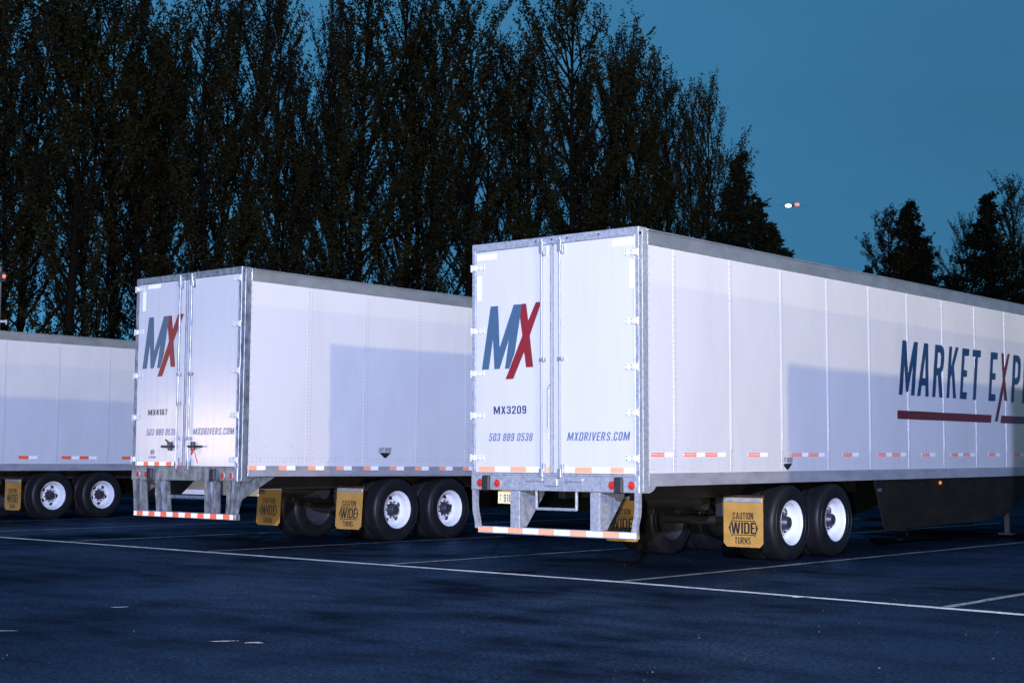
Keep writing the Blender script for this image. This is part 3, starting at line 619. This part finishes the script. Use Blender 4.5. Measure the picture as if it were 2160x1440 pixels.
    if not old:
        block_text('91662', 1, .0985, -.86, -.64, .835, .93, M['slate'], 'lettering', lp, 0, .15)
        block_text('H', 1, .0985, -.925, -.90, .90, .93, M['slate'], 'lettering', lp); block_text('L', 1, .0985, -.925, -.90, .855, .885, M['slate'], 'lettering', lp)
    # --- rear guard
    m = MB()
    if not old:
        m.bbox(-1.20, 1.25, -.012, .05, .440, .527, .008)
        for x in (-.592, .654):
            m.bbox(x-.072, x+.072, -.002, .012, .52, .98, .002); m.box(x+.058, x+.072, .012, .10, .52, .98)
            m.prism([(.10, .53), (.14, .53), (.50, .93), (.50, .98), (.10, .98)], 0, x+.058, x+.071)
            m.prism([(.10, .53), (.14, .53), (.50, .93), (.50, .98), (.10, .98)], 0, x-.072, x-.06)
        for sg in (-1, 1):
            pts = [(sg*1.265, .02, .985), (sg*1.265, .02, .80), (sg*1.255, .02, .70), (sg*1.225, .02, .60), (sg*1.215, .02, .50)]
            for i in range(len(pts)-1): m.beam(pts[i], pts[i+1], .06, .06, (0, 1, 0))
        for a, b_ in (((-.262, .02, .98), (-.262, .02, .76)), ((-.262, .02, .765), (.36, .02, .765)), ((.36, .02, .76), (.36, .02, .98))): m.tube([a, b_], .019, 8)
        gd = m.build('rear_guard', mp, r)
        tapes(gd, 1, -.0125, -1.19, .455, .518, [('r', .25), ('w', .24)]+[('r', .25), ('w', .24)]*4, M['tape_r_lit'])
    else:
        m.bbox(-1.235, 1.275, -.012, .08, .420, .51, .006)
        for x0, x1, w in ((-1.14, -1.09, .24), (-.56, -.50, .26), (.68, .69, .26), (1.18, 1.15, .18)):
            for q in (-w/2, w/2-.07): m.beam((x0+q+.035, .03, .985), (x1+q+.035, .03, .50), .07, .10)
            m.beam((x0, .075, .985), (x1, .075, .50), w, .012)
        m.tube([(-.5, .06, .735), (.6, .06, .735)], .03, 8)
        for sg in (-1, 1):
            a, b_ = sorted((sg*1.245, sg*1.262)); m.prism([(.05, ZB-.002), (.75, ZB-.002), (.60, .98), (.12, .72), (.05, .50)], 0, a, b_)
        gd = m.build('rear_guard', mp, r)
        tapes(gd, 1, -.0125, -1.22, .43, .50, [('w', .08)]+[('r', .155), ('w', .15)]*7+[('r', .155), ('w', .08)], M['tape_r'])
        m = MB(); m.prism([(-.45, 1.03), (1.0, 1.03), (1.0, .76), (-.85, .76)], 1, .62, .65); m.build('underbody_fairing', M['panel'], r)
    # --- running gear
    m = MB()
    for sg in (-1, 1):
        m.bbox(sg*.56-.05, sg*.56+.05, .9, axle+3.2, .86, ZB+.015, .006)
        for y in (axle-.62, axle+.62, axle+1.86): m.bbox(sg*.56-.06, sg*.56+.06, y-.07, y+.07, .60, .86, .01)
        for a in (axle, axle+1.245):
            m.tube([(sg*.56, a-.52, .70), (sg*.56, a-.2, .615), (sg*.56, a+.2, .615), (sg*.56, a+.52, .70)], .04, 8)
            m.tube([(sg*.35, a-.30, .68), (sg*.35, a-.06, .66)], .085, 14)
    m.tube([(-.45, axle-.85, .80), (.45, axle-.85, .80)], .12, 18)
    m.beam((-.6, axle+.0, .95), (.6, axle+.0, .95), .1, .06, (0, 1, 0)); m.beam((-.6, axle+1.245, .95), (.6, axle+1.245, .95), .1, .06, (0, 1, 0))
    for q in range(5): m.tube([(-.3+.15*q, axle-.7, .86), (-.25+.15*q, axle-.35, .72-.03*(q % 2)), (-.3+.14*q, axle-.1, .62)], .012, 6)
    m.build('suspension', M['under'], r, True)
    for a in (axle, axle+1.245):
        m = MB(); m.tube([(-1.05, a, .515), (1.05, a, .515)], .065, 14)
        for sg in (-1, 1): m.lathe_x([(0, 0.001), (0, .2), (.06, .215), (.14, .2), (.14, .001)], 28) if False else None
        m.build('axle', M['under'], r, True)
        for sg in (-1, 1):
            for inner in (0, 1):
                w = empty('wheel', (sg*(1.266-.335*inner), a, .515), r)
                if sg < 0: w.rotation_euler = (0, 0, math.pi)
                w.rotation_euler.x = random.uniform(0, 1.2) if sg > 0 else 0
                if inner:
                    # inner wheel of a dual is turned round: its dish faces inwards
                    w.location.x = sg*(.931-.27); w.rotation_euler = (0, 0, math.pi if sg > 0 else 0)
                link('tyre', TY, w); link('rim', RIM_B if inner else RIM_A, w)
                if not inner: link('hub', HUB_A, w)
    yf = axle-.80
    for sg in (-1, 1):
        x0, x1 = (.70, 1.30) if sg > 0 else (-1.27, -.67)
        mud_flap(r, x0, x1, yf, .865, .215, -.0 if not old else -.06)
        b = MB(); b.bbox(x0, x1, yf+.012, yf+.05, .83, .90, .005); b.build('flap_bracket', M['under'], r)
    # --- landing gear
    for sg in (-1, 1):
        m = MB(); x = sg*1.02; m.bbox(x-.055, x+.055, legs-.055, legs+.055, .42, ZB, .008); m.bbox(x-.042, x+.042, legs-.042, legs+.042, .05, .42, .006)
        m.bbox(x-.13, x+.13, legs-.12, legs+.12, .012, .05, .008); m.beam((x, legs+.06, .55), (x, legs+.8, ZB), .05, .05); m.build('landing_leg', M['under'], r)
    # --- side skirts
    if skirt:
        poly, marker = skirt
        for sg in (-1, 1):
            m = MB(); a, b_ = sorted((sg*1.262, sg*1.285)); m.prism(poly, 0, a, b_)
            y = poly[0][0]+.4
            while y < poly[-1][0]-.5:
                m.rivet((sg*1.285, y, ZB-.08), (0, sg), .012, .006, 1)
                y += .61
            s_ = m.build('side_skirt', [M['skirt'], M['hub']], r)
            if sg > 0 and marker:
                k = MB(); k.tube([(1.285, marker, .985), (1.31, marker, .985)], .028, 12); k.build('marker_lamp', M['amber'], s_)
                k = MB(); k.bbox(1.2855, 1.289, poly[0][0]+.09, poly[0][0]+.22, .885, .93, .001); k.build('maker_plate', M['navy'], s_)
    # nose: kingpin plate and glad hands
    m = MB(); m.bbox(-.6, .6, L-1.5, L-.2, ZB-.05, ZB+.015, .01); m.tube([(0, L-.9, ZB-.05), (0, L-.9, ZB-.14)], .04, 12); m.build('coupler_plate', M['under'], r)
    return r

SK = ([(6.06, 1.056), (6.38, .315), (7.6, .31), (10.25, .33), (10.9, .40), (11.4, .51), (11.9, .72), (12.2, 1.056)], 8.334)
r1 = [(.22, [('s', .29), ('w', .19)]), (.922, [('s', .29), ('w', .19), ('s', .29), ('w', .19)]), (2.43, [('s', .30), ('w', .20)]), (3.552, [('s', .29), ('w', .18), ('s', .29), ('w', .18)]), (5.03, [('s', .29), ('w', .20)]),
      (6.12, [('s', .29), ('w', .19), ('s', .29), ('w', .20)]), (7.64, [('s', .30), ('w', .20)]), (8.737, [('s', .29), ('w', .19), ('s', .29), ('w', .20)]), (10.274, [('s', .30), ('w', .20)]), (11.37, [('s', .29), ('w', .19), ('s', .29), ('w', .20)]), (12.9, [('s', .3), ('w', .2)]), (14.0, [('s', .29), ('w', .19), ('s', .29), ('w', .20)])]
seams1 = [.737+1.2937*k for k in range(12)]
trailer('semi_trailer', (-11.363, 14.36, -.022), 0, .0055, 4.125, 'new', seams1, 3.60,
        'nearest white box trailer with dark blue lettering underlined in red along its side', True, 'MX3209', True, r1, lift=(3.445, 1.325), skirt=SK, legs=11.75)
r2 = [(.18+.582*k, [('r', .15), ('w', .17)]) for k in range(27)]
trailer('semi_trailer', (-18.40, 14.21, .015), .0148, -.0037, 4.155, 'old', [1.344+1.2008*k for k in range(12)], 3.32,
        'middle white box trailer with a plain side and weathered doors numbered MX4187', True, 'MX4187', False, r2, tapez=(1.155, 1.217), seam_dark=True, lift=(2.99, 1.448), zt=(1.218, 1.06), skirt=([(5.9, 1.056), (6.1, .40), (11.2, .40), (11.7, 1.056)], None))
Y3 = 14.7
r3 = [(.71+1.275*2*k/2*1.0, []) for k in range(0)]
r3 = []
u = 2.773
r3 = [(u, [('r', .24), ('w', .21)]), (u+1.04, [('r', .24), ('w', .2), ('r', .24), ('w', .2)]), (u+2.58, [('r', .24), ('w', .21)]), (u+3.9, [('r', .24), ('w', .2), ('r', .24), ('w', .2)]), (u+5.3, [('r', .24), ('w', .21)]), (u+6.5, [('r', .24), ('w', .2), ('r', .24), ('w', .2)]), (u-1.5, [('r', .24), ('w', .2), ('r', .24), ('w', .2)])]
trailer('semi_trailer', (-29.49, Y3, 0), .0032, 0, 3.985, 'mid', [1.12+1.282*k for k in range(12)], 3.65,
        'plain white box trailer cut off at the left edge, its rear doors out of view', True, None, False, r3, tapez=(1.295, 1.36), zt=(1.196, 1.048), seam_dark=True, skirt=([(5.6, 1.045), (5.75, .45), (10.8, .45), (11.7, 1.045)], None))
trailer('semi_trailer', (-3.58, 15.2, 0), 0, 0, 4.12, 'mid', [.74+1.29*k for k in range(12)], 3.6,
        'white box trailer in the bay beyond the right edge of the picture', True, None, False, r1[:4], tapez=(1.405, 1.458), skirt=SK)

# ------------------------------------------------------------------ trees
def quads_mesh(name, C, N, sz, m, asp=1.0):
    """leaf quads: centres C, random frames, sizes sz"""
    n = len(C); a = rng.normal(size=(n, 3)); a /= np.linalg.norm(a, axis=1)[:, None]
    b = np.cross(a, N); b /= np.linalg.norm(b, axis=1)[:, None]+1e-9; a = np.cross(b, N); a /= np.linalg.norm(a, axis=1)[:, None]+1e-9
    a *= (sz*.5)[:, None]; b *= (sz*.5*asp)[:, None]
    V = np.stack([C-a, C-b*.9+a*.1, C+a, C+b*.9+a*.1], 1).reshape(-1, 3)
    me = bpy.data.meshes.new(name); me.vertices.add(4*n); me.vertices.foreach_set('co', V.astype(np.float32).ravel())
    me.loops.add(4*n); me.loops.foreach_set('vertex_index', np.arange(4*n, dtype=np.int32)); me.polygons.add(n)
    me.polygons.foreach_set('loop_start', np.arange(0, 4*n, 4, dtype=np.int32)); me.update(calc_edges=True); me.materials.append(m); me.validate(); return me
def poplar(seed, H=18., Wd=2.9, dens=1., sparse_top=.5, leafm='leafa', base=.10, peak=.38):
    rr = np.random.default_rng(seed); tb = MB(); Cs = []; lean = rr.normal(0, .02, 2)
    def trunk(t): return Vector((lean[0]*t*t*H+.25*math.sin(t*5+seed), lean[1]*t*t*H+.2*math.sin(t*4+2*seed), t*H))
    tp_ = [trunk(i/14) for i in range(15)]; tb.tube(tp_, [max(.02, .20*(1-i/14.5)**.9) for i in range(15)], 7)
    nl = 78
    for k in range(nl):
        t = base+(1-base)*((k+rr.random())/nl)**.92*.985
        prof = min(1, (t-base+.10)/(peak-base+.1))**.6 if t < peak else max(0, (1-t)/(1-peak))**.5
        L = Wd*prof*rr.uniform(.42, 1.25)+.45; bare = rr.random() < .12; az = k*2.4+rr.normal(0, .4); el = R(34+22*t+rr.normal(0, 8)); p = trunk(t); L *= 1.25
        pts = [p.copy()]; d = Vector((math.cos(az)*math.cos(el), math.sin(az)*math.cos(el), math.sin(el))); n = 7
        for i in range(n):
            d = (d+Vector((rr.normal(0, .10), rr.normal(0, .10), .12+rr.normal(0, .05)))).normalized(); pts.append(pts[-1]+d*L/n)
        r0 = .012+.009*L; tb.tube(pts, [r0*(1-.85*i/n) for i in range(n+1)], 5, cap=False)
        nt_ = max(3, int(L*(1.0 if bare else 4.0)*dens))
        for q in range(nt_):
            f = rr.uniform(.12, 1)**.8; i = min(n-1, int(f*n)); b = pts[i].lerp(pts[i+1], f*n-i)
            dd = (pts[i+1]-pts[i]).normalized(); a2 = rr.uniform(0, 6.28); side = Vector((math.cos(a2), math.sin(a2), rr.uniform(.2, 1.5)))
            td = (dd*.9+side*rr.uniform(.3, 1.0)).normalized(); tl = rr.uniform(.45, 1.25)*(.55+.45*prof); e = b+td*tl
            if rr.random() < .28: tb.tube([b, b.lerp(e, .5)+Vector((0, 0, -.01)), e], [.010, .007, .004], 4, cap=False)
            nn = int(tl*(38 if t < .72 else 38-16*sparse_top*(t-.72)/.28)*dens)
            s_ = rr.uniform(.08, 1.05, nn); P = np.array(b)[None]+(np.array(e)-np.array(b))[None]*s_[:, None]+rr.normal(0, .055, (nn, 3)); Cs.append(P)
        nn = int(L*(5 if bare else 30)*dens); s_ = rr.uniform(.45, 1.04, nn); A = np.array([tuple(x) for x in pts]); ii = np.clip(s_*n, 0, n-.001); i0 = ii.astype(int); fr = np.minimum(ii-i0, 1.2)[:, None]
        Cs.append(A[i0]*(1-fr)+A[i0+1]*fr+rr.normal(0, .07, (nn, 3)))
    C = np.concatenate(Cs); N = rr.normal(size=C.shape); N /= np.linalg.norm(N, axis=1)[:, None]
    cm = quads_mesh('crown', C, N, rr.uniform(.06, .135, len(C)), M[leafm], .8)
    return tb.mesh('trunk', [M['bark']], True), cm
def conifer(seed, H=10., Wd=2.2, dens=1., power=.85):
    rr = np.random.default_rng(seed); tb = MB(); Cs = []; tb.tube([(0, 0, 0), (.05, 0, H*.5), (0, .03, H)], [.16, .09, .015], 7)
    nl = int(H*15)
    for k in range(nl):
        t = .04+.955*((k+rr.random())/nl); L = (Wd*(1-t)**power+.12)*rr.uniform(.7, 1.18); az = rr.uniform(0, 6.28)
        el0 = .35*t+.05+rr.normal(0, .08); p = Vector((0, 0, t*H)); pts = [p]; n = 5
        for i in range(n): e = el0-.35*(i/n)*(1-t)+.25*(i/n)**2; pts.append(pts[-1]+Vector((math.cos(az)*math.cos(e), math.sin(az)*math.cos(e), math.sin(e)))*L/n)
        tb.tube(pts, [.02*(1-.8*i/n) for i in range(n+1)], 4, cap=False)
        nn = int((L*150+20)*dens); s_ = rr.uniform(.05, 1.03, nn); A = np.array([tuple(x) for x in pts]); ii = np.clip(s_*n, 0, n-.001); i0 = ii.astype(int); fr = (ii-i0)[:, None]
        w = .22*(1-s_*.6)[:, None]*min(1, L+.3); side = np.array([-math.sin(az), math.cos(az), 0])[None]
        Cs.append(A[i0]*(1-fr)+A[i0+1]*fr+side*rr.normal(0, 1, (nn, 1))*w+np.array([0, 0, 1])[None]*rr.normal(-.05, .06, (nn, 1)))
    C = np.concatenate(Cs); N = rr.normal(size=C.shape); N[:, 2] += 1.0; N /= np.linalg.norm(N, axis=1)[:, None]
    cm = quads_mesh('crown', C, N, rr.uniform(.06, .15, len(C)), M['needle'], .55)
    return tb.mesh('trunk', [M['bark']], True), cm
VAR = [poplar(1, 18, 3.5, .95, .5, 'leafa', .08, .45), poplar(2, 18, 3.0, 1.0, .7, 'leafa', .12, .55), poplar(3, 18, 4.2, .85, .6, 'leafb', .08, .35), poplar(4, 18, 2.8, 1.1, .4, 'leafb', .1, .5), poplar(5, 18, 3.6, .8, .9, 'leafa', .15, .6), poplar(6, 18, 4.6, .8, .5, 'leafb', .06, .4)]
CON = [conifer(1, 10, 2.7, 1.5, 1.0), conifer(2, 10, 2.3, 1.8, .95), conifer(3, 10, 3.2, 1.3, .9)]
def plant(kind, data, h0, px, py, D, label, sw=1., rot=None, group=None, cat='tree'):
    x, y = bearing(px, D); h = height_at(px, py, D)
    o = empty(kind, (x, y, 0)); o.rotation_euler = (0, 0, rot if rot is not None else random.uniform(0, 6.28)); k = h/h0; o.scale = (k*sw, k*sw, k)
    link('trunk', data[0], o); link('crown', data[1], o); tag(o, label, cat, group); return o
GP = 'leafy trees in a row behind the trailers'
front = [  # px, top y, distance, variant, width factor, label
 (-70, -180, 52, 0, 1.3, 'leafy tree cut by the left edge, its top above the picture'),
 (40, 20, 58, 2, .9, 'tall leafy tree behind the left trailer, nearest the left edge'),
 (140, -110, 50, 4, 1.15, 'sparse tall tree with a pale bare trunk showing, near the left edge'),
 (215, -20, 60, 5, .85, 'bushy leafy tree right of the sparse bare-trunked tree at left'),
 (283, 2, 56, 3, .95, 'slim tree with a pointed tip just touching the top edge, above the left trailer'),
 (345, 75, 61, 1, .9, 'low-topped thin tree above the middle trailer rear left corner'),
 (425, -60, 55, 0, 1.0, 'broad tall tree directly above the rear doors of the middle trailer'),
 (500, -25, 60, 2, .8, 'tall brownish tree above the right door edge of the middle trailer'),
 (572, 0, 56, 3, .78, 'dense tall tree with a rounded pointed tip, left of the sky gap'),
 (628, 200, 63, 1, .7, 'shorter slim tree standing in the sky gap left of centre'),
 (694, 30, 60, 3, .6, 'narrow spiky tree on the right side of the sky gap'),
 (755, -40, 55, 0, 1.1, 'largest dense tree left of centre, running out of the top edge'),
 (835, -30, 57, 5, .8, 'wide tall tree just left of the picture centre, cut by the top edge'),
 (905, 5, 61, 2, .8, 'leafy tree above the far end of the middle trailer'),
 (988, 8, 55, 1, 1.05, 'tall tree with several upright spikes, above the nearest trailer left corner'),
 (1085, 130, 62, 4, .85, 'thin airy tree between two taller spiky trees, centre right'),
 (1120, 150, 59, 3, .8, 'lower dense tree above the logo door of the nearest trailer'),
 (1192, -5, 54, 4, 1.15, 'tall airy tree with open upswept twigs above the nearest trailer doors'),
 (1262, 110, 58, 2, .9, 'leafy tree with a rounded shoulder above the nearest trailer right corner'),
 (1310, 150, 61, 5, .7, 'dark tree behind the glow of the nearest trailer corner'),
 (1352, 150, 58, 1, .85, 'pointed poplar, first right of the nearest trailer corner'),
 (1415, 185, 60, 3, .8, 'pointed poplar, second right of the nearest trailer corner'),
 (1455, 240, 64, 0, .6, 'small poplar squeezed between two taller pointed ones at right'),
 (1490, 212, 58, 4, .75, 'last airy poplar at right, beside the dark conifer'),
]
for px, py, D, v, sw, lb in front: plant('leafy_tree', VAR[v], 18., px, py, D, lb, sw, group=GP)
back = [(-10, 40), (85, 60), (180, 30), (255, 90), (330, 110), (385, 60), (465, 50), (535, 90), (600, 320), (655, 240), (720, 110), (795, 60), (870, 110), (945, 130), (1030, 190), (1150, 210), (1225, 190), (1290, 240), (1385, 290), (1445, 330), (1525, 380)]
names = ['the left edge', 'the sparse tree at left', 'the bushy tree at left', 'the slim tip touching the top edge', 'the low-topped thin tree', 'the broad tree over the middle trailer doors']
for i, (px, py) in enumerate(back):
    if i % 2: continue
    plant('background_tree', VAR[(i*5+1) % 6], 18., px, py, 74+4*math.sin(i*2.1), 'dark leafy tree in the second row, seen only through gaps of the front trees', .85, group='second row trees seen through gaps')
plant('conifer', CON[0], 10., 1566, 322, 50, 'dark cone-shaped conifer at the right end of the tall trees', 1.4)
plant('conifer', CON[1], 10., 1628, 470, 52, 'low dark conifer sloping down to the nearest trailer roof', 1.5)
plant('conifer', CON[2], 10., 1600, 420, 60, 'bushy low conifer in front of the cone-shaped one', 1.0)
plant('conifer', CON[1], 10., 1925, 425, 88, 'pointed dark conifer, taller of the pair right of the open sky', 1.5)
plant('leafy_tree', VAR[3], 18., 1872, 465, 84, 'round ragged tree leaning on the pointed conifer at right', 1.3, group=None)
plant('conifer', CON[2], 10., 1836, 560, 80, 'tiny conifer tip peeping over the nearest trailer roof', 1.0)
plant('conifer', CON[0], 10., 1962, 520, 84, 'low dark conifer filling the dip between the two right groups', 1.5)
plant('conifer', CON[2], 10., 2015, 580, 84, 'lowest bushy conifer in the gap near the right edge', 1.7)
plant('conifer', CON[0], 10., 2096, 405, 86, 'broad black conifer near the right edge', 1.5)
plant('leafy_tree', VAR[1], 18., 2046, 480, 88, 'sparse leafy tree on the left of the broad black conifer', .8)
plant('leafy_tree', VAR[1], 18., 2148, 400, 84, 'leafy tree cut by the right edge behind the broad conifer', .9)
plant('conifer', CON[1], 10., 2190, 520, 80, 'low conifer just past the right edge', 1.6)

# ------------------------------------------------------------------ aircraft
def aircraft():
    D = 700.; d = ray(1669, 434).normalized(); p = d*D; a = empty('airplane', (p.x, p.y, p.z+CAMH))
    tag(a, 'small dark airplane with one white and one red light in the open sky', 'airplane')
    a.rotation_euler = (R(4), R(-8), YAW*-1+R(70)); a.scale = (1.35,)*3
    m = MB(); m.lathe_x([(-2.6, .02), (-2.2, .25), (-1.2, .5), (.4, .55), (1.6, .45), (2.9, .2), (4.0, .08)], 14); m.build('fuselage', M['hub'], a, True)
    for sg in (-1, 1):
        w = MB(); w.add([(-1.0, 0, -.1), (.5, 0, -.1), (.2, sg*4.6, .15), (-.5, sg*4.6, .15), (-1.0, 0, .05), (.5, 0, .05), (.2, sg*4.6, .2), (-.5, sg*4.6, .2)], [(0, 1, 2, 3), (4, 5, 6, 7), (0, 1, 5, 4), (1, 2, 6, 5), (2, 3, 7, 6), (3, 0, 4, 7)]); w.build('wing', M['hub'], a)
        w = MB(); w.add([(3.1, 0, .1), (3.9, 0, .1), (3.9, sg*1.5, .2), (3.4, sg*1.5, .2), (3.1, 0, .15), (3.9, 0, .15), (3.9, sg*1.5, .25), (3.4, sg*1.5, .25)], [(0, 1, 2, 3), (4, 5, 6, 7), (0, 1, 5, 4), (1, 2, 6, 5), (2, 3, 7, 6), (3, 0, 4, 7)]); w.build('tailplane', M['hub'], a)
    w = MB(); w.prism([(3.0, .2), (4.0, .2), (4.2, 1.4), (3.7, 1.4)], 1, -.05, .05); w.build('tail_fin', M['hub'], a)
    white = mat('landing_light', (.9, .9, .9), .3, emit=((1, .97, .9), 3)); red = mat('red_beacon', (.9, .2, .15), .3, emit=((1, .22, .12), 1.6))
    return a, white, red
A, Wh, Rd = aircraft()
def ball(name, c, r_, m, parent):
    b = MB(); b.lathe_x([(-1, .02), (-.8, .6), (-.4, .92), (0, 1), (.4, .92), (.8, .6), (1, .02)], 12); o = b.build(name, m, parent, True); o.location = c; o.scale = r_; return o
_inv = A.rotation_euler.to_matrix().inverted()
def rel(px, py):
    return _inv @ (ray(px, py).normalized()*697 - ray(1669, 434).normalized()*700)
ball('landing_light', rel(1663, 434)/1.35, (.5, 1.15, .62), Wh, A); ball('beacon_light', rel(1681.5, 431.5)/1.35, (.5, .85, .6), Rd, A)

# ------------------------------------------------------------------ lamp poles (the sources of the lot light, outside the picture) and the lamp at the left edge
glow = mat('lamp_glass', (.8, .8, .8), .3, emit=((1, .85, .6), 3))
def light_pole(loc, toward, label):
    x, y, z = loc; d = Vector((toward[0]-x, toward[1]-y, 0)).normalized()
    o = empty('light_pole', (x-d.x*.9, y-d.y*.9, 0)); tag(o, label, 'lamp post'); o.rotation_euler = (0, 0, math.atan2(d.y, d.x))
    m = MB(); m.tube([(0, 0, .3), (0, 0, z+.35)], [.10, .06], 12); m.bbox(-.25, .25, -.25, .25, 0, .3, .03); m.build('pole', M['pole'], o, True)
    m = MB(); m.tube([(0, 0, z+.25), (.5, 0, z+.33)], .035, 8); m.bbox(.45, .95, -.2, .2, z+.26, z+.38, .02); m.build('lamp_head', M['pole'], o)
    m = MB(); m.bbox(.50, .90, -.15, .15, z+.235, z+.258, .004); m.build('lamp_glass', glow, o)
light_pole(LOT_BLUE, (-13, 14), 'floodlight pole behind the camera'); light_pole(LOT_A, (-14, 18), 'tall lot lamp post at far right outside the picture'); light_pole(LOT_B, (-12, 20), 'distant lot lamp post far right outside the picture'); light_pole(LOT_WARM, (-30, 30), 'low warm lamp post at far left outside the picture')
x, y = bearing(-1, 48); z1 = height_at(0, 583, 48); z2 = height_at(0, 678, 48)
o = empty('signal_pole', (x, y, 0)); tag(o, 'dark pole with a small red lamp at the left edge, before the trees', 'signal pole')
rx = ray(1080, 720).cross(Vector((0, 0, 1))).normalized(); o.rotation_euler = (0, 0, math.atan2(rx.y, rx.x))
m = MB(); m.tube([(-.12, 0, 0), (-.12, 0, z1+.3)], .045, 10); m.build('pole', M['pole'], o, True)
m = MB(); m.bbox(-.15, .06, -.07, .07, z1-.16, z1+.14, .01); m.build('lamp_housing', M['hub'], o)
b = ball('red_lamp', (.02, -.08, z1), (.05, .05, .06), mat('red_signal_glass', (.8, .1, .05), .3, emit=((1, .12, .05), 3)), o)
m = MB(); m.bbox(-.1, .13, -.03, .03, z2-.03, z2+.04, .008); m.tube([(.10, 0, z2-.09), (.10, 0, z2+.06)], .02, 8); m.build('bracket', M['plate'], o)
